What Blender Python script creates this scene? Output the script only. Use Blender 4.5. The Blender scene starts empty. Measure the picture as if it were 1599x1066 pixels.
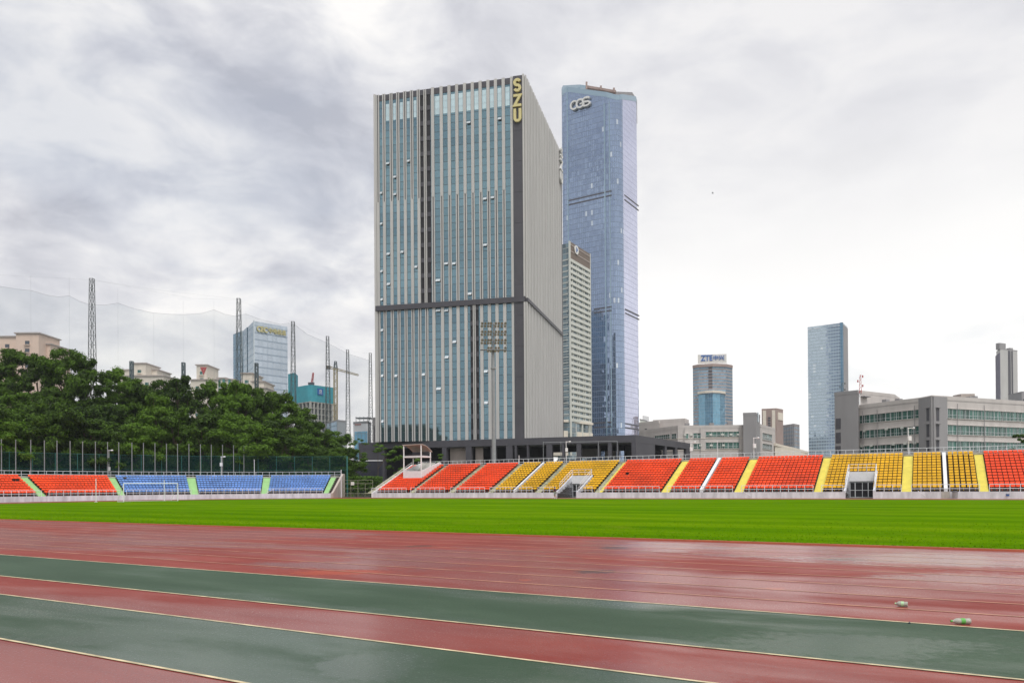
import bpy, bmesh, math, random
from mathutils import Vector, Matrix, noise as mnoise
R = math.radians
random.seed(7)
SC = bpy.context.scene
COL = SC.collection

# ---------------------------------------------------------------- camera
F = 1150.0                      # focal length in photo pixels (photo 1599 x 1066)
CAMZ = 1.8
camd = bpy.data.cameras.new('camera'); cam = bpy.data.objects.new('camera', camd); COL.objects.link(cam)
camd.sensor_width = 36.0; camd.lens = F / 1599 * 36; camd.clip_start = 0.1; camd.clip_end = 20000
camd.shift_y = 220.0 / 1599
ROT = Matrix.Rotation(R(90.3), 3, 'X') @ Matrix.Rotation(R(-0.4), 3, 'Z')
cam.matrix_world = Matrix.Translation((0, 0, CAMZ)) @ ROT.to_4x4()
SC.camera = cam
SC.render.resolution_x = 1024; SC.render.resolution_y = 682
SC.view_settings.view_transform = 'Standard'; SC.view_settings.look = 'None'
SC.view_settings.exposure = 0.36; SC.view_settings.gamma = 1.0
SC.cycles.use_denoising = True
SC.cycles.max_bounces = 6; SC.cycles.transparent_max_bounces = 12

def ray(px, py):
    return ROT @ Vector(((px - 799.5) / F, (753.0 - py) / F, -1.0))
def at(px, py, Y):
    d = ray(px, py); t = Y / d.y
    return Vector((d.x * t, Y, CAMZ + d.z * t))
def xat(px, Y, py=720):
    return at(px, py, Y).x
def zat(px, py, Y):
    return at(px, py, Y).z

# ---------------------------------------------------------------- world: overcast sky
SUN_EL, SUN_AZ = 60.0, 160.0     # azimuth from +Y towards +X
world = bpy.data.worlds.new("World"); SC.world = world; world.use_nodes = True
nt = world.node_tree; nt.nodes.clear()
def N(tree, typ, **kw):
    n = tree.nodes.new(typ)
    ins = kw.pop('ins', {})
    for k, v in kw.items(): setattr(n, k, v)
    for k, v in ins.items():
        if hasattr(v, 'is_output') and v.is_output: tree.links.new(v, n.inputs[k])
        else: n.inputs[k].default_value = v
    return n
def MATH(tree, op, a, b=0.0, c=0.0, clamp=False):
    n = tree.nodes.new('ShaderNodeMath'); n.operation = op; n.use_clamp = clamp
    for i, v in enumerate((a, b, c)):
        if hasattr(v, 'is_output'): tree.links.new(v, n.inputs[i])
        else: n.inputs[i].default_value = v
    return n.outputs[0]
def RAMP(tree, fac, stops, interp='LINEAR'):
    n = tree.nodes.new('ShaderNodeValToRGB'); tree.links.new(fac, n.inputs[0])
    n.color_ramp.interpolation = interp
    els = n.color_ramp.elements
    while len(els) < len(stops): els.new(0.5)
    for e, (p, c) in zip(els, stops):
        e.position = p; e.color = (*c, 1) if isinstance(c, (tuple, list)) else (c, c, c, 1)
    return n.outputs[0]
def MIX(tree, fac, a, b, blend='MIX'):
    n = tree.nodes.new('ShaderNodeMix'); n.data_type = 'RGBA'; n.blend_type = blend
    for i, v in ((0, fac), (6, a), (7, b)):
        if hasattr(v, 'is_output'): tree.links.new(v, n.inputs[i])
        elif i == 0: n.inputs[0].default_value = v
        else: n.inputs[i].default_value = (*v, 1) if len(v) == 3 else v
    return n.outputs[2]
def MAPR(tree, v, a, b, c=0.0, d=1.0, smooth=True):
    n = tree.nodes.new('ShaderNodeMapRange'); n.interpolation_type = 'SMOOTHSTEP' if smooth else 'LINEAR'
    tree.links.new(v, n.inputs[0])
    for i, x in enumerate((a, b, c, d)): n.inputs[i + 1].default_value = x
    return n.outputs[0]

tc = N(nt, 'ShaderNodeTexCoord')
sep = N(nt, 'ShaderNodeSeparateXYZ', ins={0: tc.outputs['Generated']})
zz = MATH(nt, 'MAXIMUM', MATH(nt, 'ADD', sep.outputs[2], 0.30), 0.05)
pxn = MATH(nt, 'DIVIDE', sep.outputs[0], zz); pyn = MATH(nt, 'DIVIDE', sep.outputs[1], zz)
pv = N(nt, 'ShaderNodeCombineXYZ', ins={0: pxn, 1: pyn, 2: 0.0})
def NOISE(tree, vec, scale, detail=6, rough=0.55, dist=0.0, loc=(0, 0, 0), scl=(1, 1, 1)):
    mp = N(tree, 'ShaderNodeMapping', ins={0: vec}); mp.inputs[1].default_value = loc; mp.inputs[3].default_value = scl
    n = N(tree, 'ShaderNodeTexNoise', ins={0: mp.outputs[0]})
    n.inputs['Scale'].default_value = scale; n.inputs['Detail'].default_value = detail
    n.inputs['Roughness'].default_value = rough; n.inputs['Distortion'].default_value = dist
    return n.outputs[0]
n_big = NOISE(nt, pv.outputs[0], 2.3, 8, 0.55, 0.5, (3.1, 1.3, 0))
n_fine = NOISE(nt, tc.outputs['Generated'], 7.0, 10, 0.56, 0.35, (0.7, 5.2, 0), (1, 1, 2.3))
cl = MATH(nt, 'ADD', MATH(nt, 'MULTIPLY', n_big, 0.52), MATH(nt, 'MULTIPLY', n_fine, 0.50))
cloud = RAMP(nt, cl, [(0.39, (0.43, 0.438, 0.485)), (0.44, (0.515, 0.522, 0.565)), (0.485, (0.60, 0.603, 0.635)), (0.53, (0.70, 0.698, 0.71)), (0.585, (0.82, 0.805, 0.79))])
# the overcast is thinner and brighter towards the right
side = MAPR(nt, sep.outputs[0], -0.24, 0.22)
low = MAPR(nt, sep.outputs[2], 0.62, 0.12)
thin = MATH(nt, 'MULTIPLY', side, MATH(nt, 'ADD', MATH(nt, 'MULTIPLY', low, 0.48), 0.46))
n_thin = NOISE(nt, pv.outputs[0], 0.55, 5, 0.5, 0.2, (9.1, 2.0, 0))
thin2 = MATH(nt, 'ADD', MATH(nt, 'MULTIPLY', thin, 1.12), MATH(nt, 'MULTIPLY', MATH(nt, 'SUBTRACT', n_thin, 0.5), 0.35), clamp=True)
veil = RAMP(nt, low, [(0.0, (0.62, 0.62, 0.645)), (0.35, (0.67, 0.668, 0.685)), (0.7, (0.83, 0.822, 0.81)), (1.0, (0.90, 0.89, 0.87))])
horizon = MAPR(nt, sep.outputs[2], 0.30, 0.02, 0.0, 0.45)
cloud = MIX(nt, horizon, cloud, (0.80, 0.785, 0.765))
sky_c = MIX(nt, thin2, cloud, veil)
sky = N(nt, 'ShaderNodeTexSky', sky_type='NISHITA', sun_disc=False, sun_elevation=R(SUN_EL), sun_rotation=R(SUN_AZ), air_density=1.0, dust_density=2.0, ozone_density=1.0)
blue = MIX(nt, 1.0, sky.outputs[0], (0.10, 0.10, 0.10), 'MULTIPLY')
gap_n = NOISE(nt, pv.outputs[0], 0.9, 6, 0.5, 0.4, (1.0, 7.7, 0))
gap = MATH(nt, 'MULTIPLY', MAPR(nt, gap_n, 0.56, 0.70), 0.30)
final = MIX(nt, gap, sky_c, blue)
bg = N(nt, 'ShaderNodeBackground', ins={0: final, 1: 1.0})
wo = N(nt, 'ShaderNodeOutputWorld', ins={0: bg.outputs[0]})
# Background at 0.10 of the physical sky: the factor sits on the sky colour above, the cloud layer is given in picture units

sund = bpy.data.lights.new('sun', 'SUN'); sund.energy = 1.8; sund.angle = R(28); sund.color = (1.0, 0.975, 0.94)
sun = bpy.data.objects.new('sun', sund); COL.objects.link(sun)
az, el = R(SUN_AZ), R(SUN_EL)
sdir = Vector((math.sin(az) * math.cos(el), math.cos(az) * math.cos(el), math.sin(el)))
sun.rotation_euler = sdir.to_track_quat('Z', 'Y').to_euler()

# ---------------------------------------------------------------- materials
def newmat(name):
    m = bpy.data.materials.new(name); m.use_nodes = True
    t = m.node_tree; b = t.nodes['Principled BSDF']
    return m, t, b
def mat(name, c, rough=0.7, metal=0.0, var=0.12, scale=2.0, bump=0.0, spec=0.5, island=0.0, streak=False):
    m, t, b = newmat(name)
    tc = N(t, 'ShaderNodeTexCoord')
    n1 = NOISE(t, tc.outputs['Object'], scale, 5, 0.6, 0.2, scl=(1, 1, 0.25) if streak else (1, 1, 1))
    fac = MAPR(t, n1, 0.3, 0.7, 1 - var, 1 + var * 0.6, False)
    if island:
        g = N(t, 'ShaderNodeNewGeometry'); oi = N(t, 'ShaderNodeObjectInfo')
        r = MATH(t, 'FRACT', MATH(t, 'ADD', g.outputs['Random Per Island'], oi.outputs['Random']))
        fac = MATH(t, 'MULTIPLY', fac, MATH(t, 'ADD', MATH(t, 'MULTIPLY', r, island), 1 - island / 2))
    v = N(t, 'ShaderNodeVectorMath', operation='SCALE'); v.inputs[0].default_value = c; t.links.new(fac, v.inputs[3])
    t.links.new(v.outputs[0], b.inputs['Base Color'])
    b.inputs['Roughness'].default_value = rough; b.inputs['Metallic'].default_value = metal
    b.inputs['Specular IOR Level'].default_value = spec
    if bump:
        bp = N(t, 'ShaderNodeBump', ins={'Height': n1, 'Strength': bump, 'Distance': 0.1}); t.links.new(bp.outputs[0], b.inputs['Normal'])
    return m
def glassmat(name, tint, pw=1.5, ph=3.6, lw=0.08, line=(0.05, 0.06, 0.07), var=0.25, metal=0.55, tilt=0.012, spand=0.0, spandc=(0.3, 0.3, 0.3), lit=0.0, rough=0.04, hl=None, blur=0.0):
    """curtain wall: UV is in metres; each pane has its own tint and a slightly different tilt"""
    m, t, b = newmat(name)
    uv = N(t, 'ShaderNodeUVMap'); s = N(t, 'ShaderNodeSeparateXYZ', ins={0: uv.outputs[0]})
    u = MATH(t, 'DIVIDE', s.outputs[0], pw); v = MATH(t, 'DIVIDE', s.outputs[1], ph)
    fu = MATH(t, 'FRACT', u); fv = MATH(t, 'FRACT', v)
    cell = N(t, 'ShaderNodeCombineXYZ', ins={0: MATH(t, 'FLOOR', u), 1: MATH(t, 'FLOOR', v), 2: 0.0})
    wn = N(t, 'ShaderNodeTexWhiteNoise', ins={0: cell.outputs[0]}); wn.noise_dimensions = '3D'
    hv = lw / ph if hl is None else hl / ph
    ln = MATH(t, 'MAXIMUM', MATH(t, 'LESS_THAN', fu, lw / pw), MATH(t, 'LESS_THAN', fv, hv))
    big = NOISE(t, uv.outputs[0], 0.02, 3, 0.5, 0.3)
    k = MATH(t, 'ADD', MATH(t, 'MULTIPLY', MATH(t, 'SUBTRACT', wn.outputs[0], 0.5), var * 2), MATH(t, 'ADD', 0.75, MATH(t, 'MULTIPLY', big, 0.5)))
    vv = N(t, 'ShaderNodeVectorMath', operation='SCALE'); vv.inputs[0].default_value = tint; t.links.new(k, vv.inputs[3])
    col = vv.outputs[0]
    if spand: col = MIX(t, MATH(t, 'LESS_THAN', fv, spand), col, spandc)
    if lit:
        col = MIX(t, MATH(t, 'MULTIPLY', MATH(t, 'GREATER_THAN', wn.outputs[0], 1 - lit), 0.6), col, (0.75, 0.8, 0.82))
    col = MIX(t, ln, col, line)
    t.links.new(col, b.inputs['Base Color'])
    notglass = ln if not spand else MATH(t, 'MAXIMUM', ln, MATH(t, 'LESS_THAN', fv, spand))
    t.links.new(MATH(t, 'ADD', MATH(t, 'MULTIPLY', notglass, 0.45), rough), b.inputs['Roughness'])
    t.links.new(MATH(t, 'MULTIPLY', MATH(t, 'SUBTRACT', 1.0, notglass), metal), b.inputs['Metallic'])
    g = N(t, 'ShaderNodeNewGeometry')
    d = N(t, 'ShaderNodeVectorMath', operation='SUBTRACT'); t.links.new(wn.outputs[1], d.inputs[0]); d.inputs[1].default_value = (0.5, 0.5, 0.5)
    wob = N(t, 'ShaderNodeTexNoise', ins={0: uv.outputs[0]}); wob.inputs['Scale'].default_value = 0.35; wob.inputs['Detail'].default_value = 2
    d2 = N(t, 'ShaderNodeVectorMath', operation='SUBTRACT'); t.links.new(wob.outputs[1], d2.inputs[0]); d2.inputs[1].default_value = (0.5, 0.5, 0.5)
    ds = N(t, 'ShaderNodeVectorMath', operation='SCALE', ins={0: d.outputs[0], 3: tilt})
    ds2 = N(t, 'ShaderNodeVectorMath', operation='SCALE', ins={0: d2.outputs[0], 3: tilt * 1.6})
    a1 = N(t, 'ShaderNodeVectorMath', operation='ADD', ins={0: g.outputs['Normal'], 1: ds.outputs[0]})
    a2 = N(t, 'ShaderNodeVectorMath', operation='ADD', ins={0: a1.outputs[0], 1: ds2.outputs[0]})
    nn = N(t, 'ShaderNodeVectorMath', operation='NORMALIZE', ins={0: a2.outputs[0]})
    t.links.new(nn.outputs[0], b.inputs['Normal'])
    return m

M = {}
M['white'] = mat('white_paint', (0.76, 0.76, 0.78), 0.5, var=0.08)
M['rail'] = mat('rail_paint', (0.72, 0.74, 0.77), 0.4, var=0.05)
M['wall'] = mat('stand_wall_paint', (0.62, 0.63, 0.68), 0.7, var=0.30, scale=1.1, streak=True)
M['conc'] = mat('concrete', (0.42, 0.41, 0.375), 0.85, var=0.25, scale=1.2, bump=0.3)
M['tread'] = mat('terrace_concrete', (0.075, 0.06, 0.055), 0.9, var=0.3, scale=1.0)
M['mottle'] = mat('mottled_stair', (0.50, 0.50, 0.36), 0.9, var=0.5, scale=1.6)
M['pinkc'] = mat('pinkish_concrete', (0.47, 0.40, 0.36), 0.85, var=0.18, scale=0.6, streak=True)
M['ystair'] = mat('yellow_stair_paint', (0.85, 0.76, 0.20), 0.75, var=0.10, scale=1.0)
M['gstair'] = mat('green_stair_paint', (0.42, 0.66, 0.33), 0.75, var=0.10, scale=1.0)
M['red'] = mat('red_seat_plastic', (0.92, 0.078, 0.006), 0.42, var=0.22, scale=0.25, island=0.22)
M['yellow'] = mat('yellow_seat_plastic', (0.80, 0.46, 0.004), 0.42, var=0.22, scale=0.25, island=0.25)
M['blue'] = mat('blue_seat_plastic', (0.14, 0.29, 0.66), 0.42, var=0.25, scale=0.25, island=0.3)
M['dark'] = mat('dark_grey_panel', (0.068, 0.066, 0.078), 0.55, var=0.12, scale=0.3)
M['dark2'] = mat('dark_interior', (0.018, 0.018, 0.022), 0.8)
M['black'] = mat('black_metal', (0.03, 0.03, 0.03), 0.5)
M['steel'] = mat('galvanised_steel', (0.30, 0.31, 0.32), 0.45, metal=0.4)
M['lattice'] = mat('lattice_steel', (0.10, 0.115, 0.115), 0.6, metal=0.2)
M['beige'] = mat('beige_stone', (0.51, 0.50, 0.485), 0.7, var=0.08, scale=0.2, streak=True)
M['beige2'] = mat('beige_stone_rib', (0.52, 0.51, 0.495), 0.7, var=0.08, scale=0.2, streak=True)
M['sidegap'] = mat('shaded_rib_joint', (0.27, 0.265, 0.255), 0.8)  # darker grey puts the shadows between the side ribs into the colour
M['gold'] = mat('gold_letters', (0.66, 0.58, 0.27), 0.4)
M['letterw'] = mat('white_letters', (0.72, 0.72, 0.70), 0.4)
M['openwin'] = mat('open_window_glass', (0.62, 0.68, 0.72), 0.15, metal=0.3)
M['lglass'] = glassmat('pale_parapet_glass', (0.55, 0.70, 0.74), 2.3, 2.2, 0.12, (0.3, 0.35, 0.38), var=0.05, metal=0.5, rough=0.12)  # pale tint stands in for the sky showing through the parapet panes
M['szu'] = glassmat('teal_curtain_wall', (0.155, 0.255, 0.305), 50.0, 2.2, 0.13, (0.035, 0.05, 0.06), var=0.10, metal=0.75, tilt=0.006)
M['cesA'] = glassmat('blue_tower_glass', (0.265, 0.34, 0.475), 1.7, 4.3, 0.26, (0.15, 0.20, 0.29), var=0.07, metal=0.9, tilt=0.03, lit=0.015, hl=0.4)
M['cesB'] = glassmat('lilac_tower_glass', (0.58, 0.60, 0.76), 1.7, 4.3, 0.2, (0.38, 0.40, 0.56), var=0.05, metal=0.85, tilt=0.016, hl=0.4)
M['cesE'] = mat('tower_edge_glass', (0.31, 0.42, 0.50), 0.12, metal=0.6, var=0.1)
M['farg'] = glassmat('far_tower_glass', (0.42, 0.51, 0.59), 3.0, 4.0, 0.35, (0.40, 0.50, 0.56), var=0.05, metal=0.7, tilt=0.01, lit=0.03, hl=1.2)
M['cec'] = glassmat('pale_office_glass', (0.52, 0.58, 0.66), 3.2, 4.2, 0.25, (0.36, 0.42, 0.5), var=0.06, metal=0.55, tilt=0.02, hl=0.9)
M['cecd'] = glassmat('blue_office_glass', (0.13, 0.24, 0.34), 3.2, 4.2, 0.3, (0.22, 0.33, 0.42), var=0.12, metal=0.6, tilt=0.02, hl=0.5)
M['zteg'] = glassmat('hotel_blue_glass', (0.16, 0.36, 0.50), 2.2, 3.9, 0.3, (0.22, 0.30, 0.35), var=0.12, metal=0.6, tilt=0.03)
M['zteb'] = glassmat('banded_tower_wall', (0.20, 0.32, 0.42), 3.0, 3.9, 0.3, (0.28, 0.25, 0.25), var=0.2, metal=0.4, tilt=0.02, spand=0.42, spandc=(0.36, 0.30, 0.28))
M['ribbon'] = glassmat('green_ribbon_glass', (0.05, 0.14, 0.115), 1.25, 9.0, 0.11, (0.42, 0.45, 0.43), var=0.45, metal=0.35, tilt=0.05)
M['greyblk'] = mat('grey_render', (0.30, 0.29, 0.295), 0.85, var=0.10, scale=0.3, streak=True)
M['taupe'] = mat('taupe_render', (0.56, 0.52, 0.495), 0.85, var=0.12, scale=0.4, streak=True)
M['cream'] = mat('cream_render', (0.74, 0.67, 0.57), 0.85, var=0.08, scale=0.4)
M['pink'] = mat('pink_render', (0.74, 0.56, 0.45), 0.85, var=0.06, scale=0.4)
M['brownt'] = mat('brown_tower_cladding', (0.34, 0.25, 0.22), 0.8, var=0.1, scale=0.1)
M['apt'] = mat('white_apartment_render', (0.62, 0.63, 0.58), 0.8, var=0.06, scale=0.3)
M['crown'] = mat('brown_louvre_crown', (0.17, 0.125, 0.095), 0.6, var=0.2, scale=1.0)
M['teal'] = mat('teal_scaffold_net', (0.05, 0.33, 0.40), 0.8, var=0.15, scale=0.25)
M['signblue'] = mat('blue_sign', (0.03, 0.13, 0.42), 0.5)
M['ycrane'] = mat('yellow_crane_paint', (0.40, 0.32, 0.17), 0.5)
M['rcrane'] = mat('red_crane_paint', (0.45, 0.06, 0.05), 0.5)
M['bark'] = mat('bark', (0.10, 0.075, 0.05), 0.95, var=0.3)
M['soil'] = mat('shaded_slope_soil', (0.018, 0.024, 0.010), 0.95, var=0.4, scale=0.3)  # soil darkened so its colour carries the shade under the trees
M['rooft'] = mat('flat_roof', (0.30, 0.29, 0.28), 0.9)
M['line'] = mat('track_line_paint', (0.60, 0.50, 0.31), 0.6, var=0.45, scale=3.0)
M['lane'] = mat('worn_lane_paint', (0.56, 0.27, 0.17), 0.6, var=0.5, scale=1.5)

def leafmat(name, c, dark):
    m, t, b = newmat(name)
    g = N(t, 'ShaderNodeNewGeometry'); oi = N(t, 'ShaderNodeObjectInfo'); tc = N(t, 'ShaderNodeTexCoord')
    n1 = NOISE(t, tc.outputs['Object'], 0.45, 3, 0.6)
    f = MATH(t, 'ADD', MATH(t, 'MULTIPLY', g.outputs['Random Per Island'], 0.5), MATH(t, 'MULTIPLY', n1, 0.7))
    f = MATH(t, 'ADD', f, MATH(t, 'MULTIPLY', MATH(t, 'SUBTRACT', oi.outputs['Random'], 0.5), 0.55), clamp=True)
    col = RAMP(t, f, [(0.15, dark), (0.55, c), (0.95, tuple(x * 1.75 for x in c))])
    t.links.new(col, b.inputs['Base Color']); b.inputs['Roughness'].default_value = 0.6
    b.inputs['Specular IOR Level'].default_value = 0.25
    tr = N(t, 'ShaderNodeBsdfTranslucent'); t.links.new(col, tr.inputs[0])
    mx = N(t, 'ShaderNodeMixShader', ins={0: 0.16, 1: b.outputs[0], 2: tr.outputs[0]})
    t.links.new(mx.outputs[0], t.nodes['Material Output'].inputs[0])
    return m
M['leaf'] = leafmat('tree_leaves', (0.055, 0.112, 0.006), (0.011, 0.030, 0.003))
M['leaf2'] = leafmat('young_leaves', (0.075, 0.14, 0.02), (0.03, 0.07, 0.01))
M['hedge'] = leafmat('hedge_leaves', (0.06, 0.12, 0.012), (0.02, 0.05, 0.006))

def veilmat(name, c, alpha, stripes=0.0):
    m, t, b = newmat(name)
    tr = N(t, 'ShaderNodeBsdfTransparent')
    b.inputs['Base Color'].default_value = (*c, 1); b.inputs['Roughness'].default_value = 0.9; b.inputs['Specular IOR Level'].default_value = 0.1
    tc = N(t, 'ShaderNodeTexCoord')
    n1 = NOISE(t, tc.outputs['Object'], 0.03, 3, 0.5)
    a = MATH(t, 'MULTIPLY', MAPR(t, n1, 0.3, 0.7, 0.75, 1.25, False), alpha)
    mx = N(t, 'ShaderNodeMixShader', ins={0: a, 1: tr.outputs[0], 2: b.outputs[0]})
    t.links.new(mx.outputs[0], t.nodes['Material Output'].inputs[0])
    return m
M['net'] = veilmat('practice_net', (0.13, 0.26, 0.33), 0.15)
M['gnet'] = veilmat('green_fence_net', (0.006, 0.034, 0.032), 0.50)

# ---------------------------------------------------------------- mesh helpers
class MB:
    def __init__(s): s.v = []; s.f = []; s.m = []; s.uv = []
    def quad(s, p, m=0, uv=None):
        i = len(s.v); s.v += [tuple(q) for q in p]; s.f.append(tuple(range(i, i + len(p)))); s.m.append(m)
        s.uv.append(uv or [(0, 0)] * len(p))
    def obox(s, o, a, b, c, m=0):
        """box from corner o with edge vectors a, b, c"""
        o, a, b, c = Vector(o), Vector(a), Vector(b), Vector(c)
        if a.cross(b).dot(c) < 0: a, b = b, a
        i = len(s.v)
        s.v += [tuple(q) for q in (o, o + a, o + a + b, o + b, o + c, o + a + c, o + a + b + c, o + b + c)]
        la, lb, lc = a.length, b.length, c.length
        for fc, (x, y) in (((0, 3, 2, 1), (lb, la)), ((4, 5, 6, 7), (la, lb)), ((0, 1, 5, 4), (la, lc)), ((1, 2, 6, 5), (lb, lc)), ((2, 3, 7, 6), (la, lc)), ((3, 0, 4, 7), (lb, lc))):
            s.f.append(tuple(i + k for k in fc)); s.m.append(m); s.uv.append([(0, 0), (x, 0), (x, y), (0, y)])
    def box(s, c, d, m=0, rz=0.0):
        q = Matrix.Rotation(rz, 3, 'Z'); a = q @ Vector((d[0], 0, 0)); b = q @ Vector((0, d[1], 0)); cc = Vector((0, 0, d[2]))
        s.obox(Vector(c) - a / 2 - b / 2 - cc / 2, a, b, cc, m)
    def tube(s, p0, p1, r0, r1=None, n=6, m=0, caps=True):
        r1 = r0 if r1 is None else r1
        p0, p1 = Vector(p0), Vector(p1); d = (p1 - p0).normalized()
        a = d.orthogonal().normalized(); b = d.cross(a); i = len(s.v)
        for p, r in ((p0, r0), (p1, r1)):
            for k in range(n):
                w = 2 * math.pi * k / n; s.v.append(tuple(p + a * (r * math.cos(w)) + b * (r * math.sin(w))))
        for k in range(n):
            k2 = (k + 1) % n
            s.f.append((i + k, i + k2, i + n + k2, i + n + k)); s.m.append(m); s.uv.append([(0, 0)] * 4)
        if caps:
            s.f.append(tuple(i + k for k in reversed(range(n)))); s.m.append(m); s.uv.append([(0, 0)] * n)
            s.f.append(tuple(i + n + k for k in range(n))); s.m.append(m); s.uv.append([(0, 0)] * n)
    def poly_prism(s, pts, z0, z1, m=0, mtop=None, caps=True):
        """pts ccw xy; z1 may be a function(x, y)"""
        if sum(pts[i][0] * pts[(i + 1) % len(pts)][1] - pts[(i + 1) % len(pts)][0] * pts[i][1] for i in range(len(pts))) < 0: pts = pts[::-1]
        zt = z1 if callable(z1) else (lambda x, y: z1)
        L = 0.0; n = len(pts)
        for k in range(n):
            p, q = pts[k], pts[(k + 1) % n]; l = math.dist(p, q); mm = m(k) if callable(m) else m
            a, b = zt(*p), zt(*q)
            s.quad([(p[0], p[1], z0), (q[0], q[1], z0), (q[0], q[1], b), (p[0], p[1], a)], mm, [(L, z0), (L + l, z0), (L + l, b), (L, a)]); L += l
        if caps:
            s.quad([(p[0], p[1], zt(*p)) for p in pts], mtop if mtop is not None else (m if not callable(m) else 0), [(p[0], p[1]) for p in pts])
    def build(s, name, mats, parent=None, smooth=False):
        me = bpy.data.meshes.new(name); me.from_pydata(s.v, [], s.f)
        mats = mats if isinstance(mats, (list, tuple)) else [mats]
        for q in mats: me.materials.append(M[q] if isinstance(q, str) else q)
        me.polygons.foreach_set('material_index', s.m)
        ul = me.uv_layers.new(name='UVMap'); ul.data.foreach_set('uv', [c for f in s.uv for q in f for c in q])
        if smooth: me.polygons.foreach_set('use_smooth', [True] * len(s.f))
        me.update()
        o = bpy.data.objects.new(name, me); COL.objects.link(o)
        if parent is not None: o.parent = parent; o.matrix_parent_inverse = parent.matrix_world.inverted() if False else Matrix.Translation(-Vector(parent.location))
        return o
def tag(o, label=None, cat=None, group=None, kind=None):
    if label: o['label'] = label
    if cat: o['category'] = cat
    if group: o['group'] = group
    if kind: o['kind'] = kind
    return o
def empty(name, loc, label=None, cat=None, group=None):
    o = bpy.data.objects.new(name, None); COL.objects.link(o); o.location = loc; o.empty_display_size = 0.5
    return tag(o, label, cat, group)
def copy_tree(o, loc=None, rz=None, scale=None, label=None, group=None):
    c = o.copy(); COL.objects.link(c)
    if loc is not None: c.location = loc
    if rz is not None: c.rotation_euler = (0, 0, rz)
    if scale is not None: c.scale = scale
    if label: c['label'] = label
    if group: c['group'] = group
    for ch in list(KIDS.get(o.name, [])):
        d = ch.copy(); COL.objects.link(d); d.parent = c
    return c
KIDS = {}
class Wall:
    """vertical plane over the line A-B; u metres from A, o metres outwards (towards the viewer's side)"""
    def __init__(s, A, B, flip=False):
        s.A = Vector((A[0], A[1], 0)); s.B = Vector((B[0], B[1], 0)); s.L = (s.B - s.A).length
        s.d = (s.B - s.A) / s.L; n = Vector((s.d.y, -s.d.x, 0))
        if n.dot(s.A) > 0: n = -n
        s.n = -n if flip else n
    def P(s, u, z, o=0.0): return s.A + s.d * u + s.n * o + Vector((0, 0, z))
    def hit(s, px, py):
        r = ray(px, py); t = s.n.dot(s.A) / s.n.dot(r); p = r * t
        return (p - s.A).dot(s.d), CAMZ + r.z * t
    def u(s, px, py=600): return s.hit(px, py)[0]
    def z(s, px, py): return s.hit(px, py)[1]
    def box(s, mb, u0, u1, z0, z1, o0, o1, m=0):
        mb.obox(s.P(u0, z0, o0), s.d * (u1 - u0), s.n * (o1 - o0), Vector((0, 0, z1 - z0)), m)
    def quad(s, mb, u0, u1, z0, z1, o=0.0, m=0):
        p = [s.P(u0, z0, o), s.P(u1, z0, o), s.P(u1, z1, o), s.P(u0, z1, o)]; uv = [(u0, z0), (u1, z0), (u1, z1), (u0, z1)]
        if (p[1] - p[0]).cross(p[3] - p[0]).dot(s.n) < 0: p = p[::-1]; uv = uv[::-1]
        mb.quad(p, m, uv)
    def stroke(s, mb, pts, w, o0, o1, m=0, closed=False):
        """ribbon of width w along 2-D points (u, z), mitred, extruded from o0 to o1"""
        pts = [Vector(p) for p in pts]; n = len(pts); Lf = []; Rt = []
        for i in range(n):
            a = pts[i] - pts[i - 1] if i > 0 or closed else pts[1] - pts[0]
            b = pts[(i + 1) % n] - pts[i] if i < n - 1 or closed else pts[-1] - pts[-2]
            a.normalize(); b.normalize(); t = (a + b).normalized() if (a + b).length > 1e-4 else a
            k = 1 / max(0.5, t.dot(a)); nn = Vector((-t.y, t.x)) * (w / 2 * k); Lf.append(pts[i] + nn); Rt.append(pts[i] - nn)
        for i in range(n if closed else n - 1):
            j = (i + 1) % n
            c = [Lf[i], Lf[j], Rt[j], Rt[i]]
            fr = [s.P(q.x, q.y, o1) for q in c]; bk = [s.P(q.x, q.y, o0) for q in c]
            mb.quad(fr, m); mb.quad(bk[::-1], m)
            for k in range(4): mb.quad([bk[k], bk[(k + 1) % 4], fr[(k + 1) % 4], fr[k]], m)
    def text(s, mb, txt, u0, z0, h, o0, depth, m=0, width=None, offset=0.0):
        cu = bpy.data.curves.new('t', 'FONT'); cu.body = txt; cu.size = 1.0; cu.extrude = 0.5; cu.offset = offset; cu.resolution_u = 3
        ob = bpy.data.objects.new('t', cu); COL.objects.link(ob)
        bpy.context.view_layer.update()
        me = bpy.data.meshes.new_from_object(ob.evaluated_get(bpy.context.evaluated_depsgraph_get()))
        xs = [v.co.x for v in me.vertices]; ys = [v.co.y for v in me.vertices]
        x0, x1, y0, y1 = min(xs), max(xs), min(ys), max(ys)
        ky = h / (y1 - y0); kx = ky if width is None else width / (x1 - x0)
        flipx = s.d.cross(Vector((0, 0, 1))).dot(s.n) < 0
        for p in me.polygons:
            vs = [me.vertices[i].co for i in p.vertices]
            q = [s.P(u0 + (v.x - x0) * kx, z0 + (v.y - y0) * ky, o0 + (v.z + 0.5) * depth) for v in vs]
            mb.quad(q[::-1] if flipx else q, m)
        bpy.data.objects.remove(ob); bpy.data.curves.remove(cu); bpy.data.meshes.remove(me)
def arc(cx, cy, rx, ry, a0, a1, n=14):
    return [(cx + rx * math.cos(R(a0 + (a1 - a0) * i / n)), cy + ry * math.sin(R(a0 + (a1 - a0) * i / n))) for i in range(n + 1)]

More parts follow.
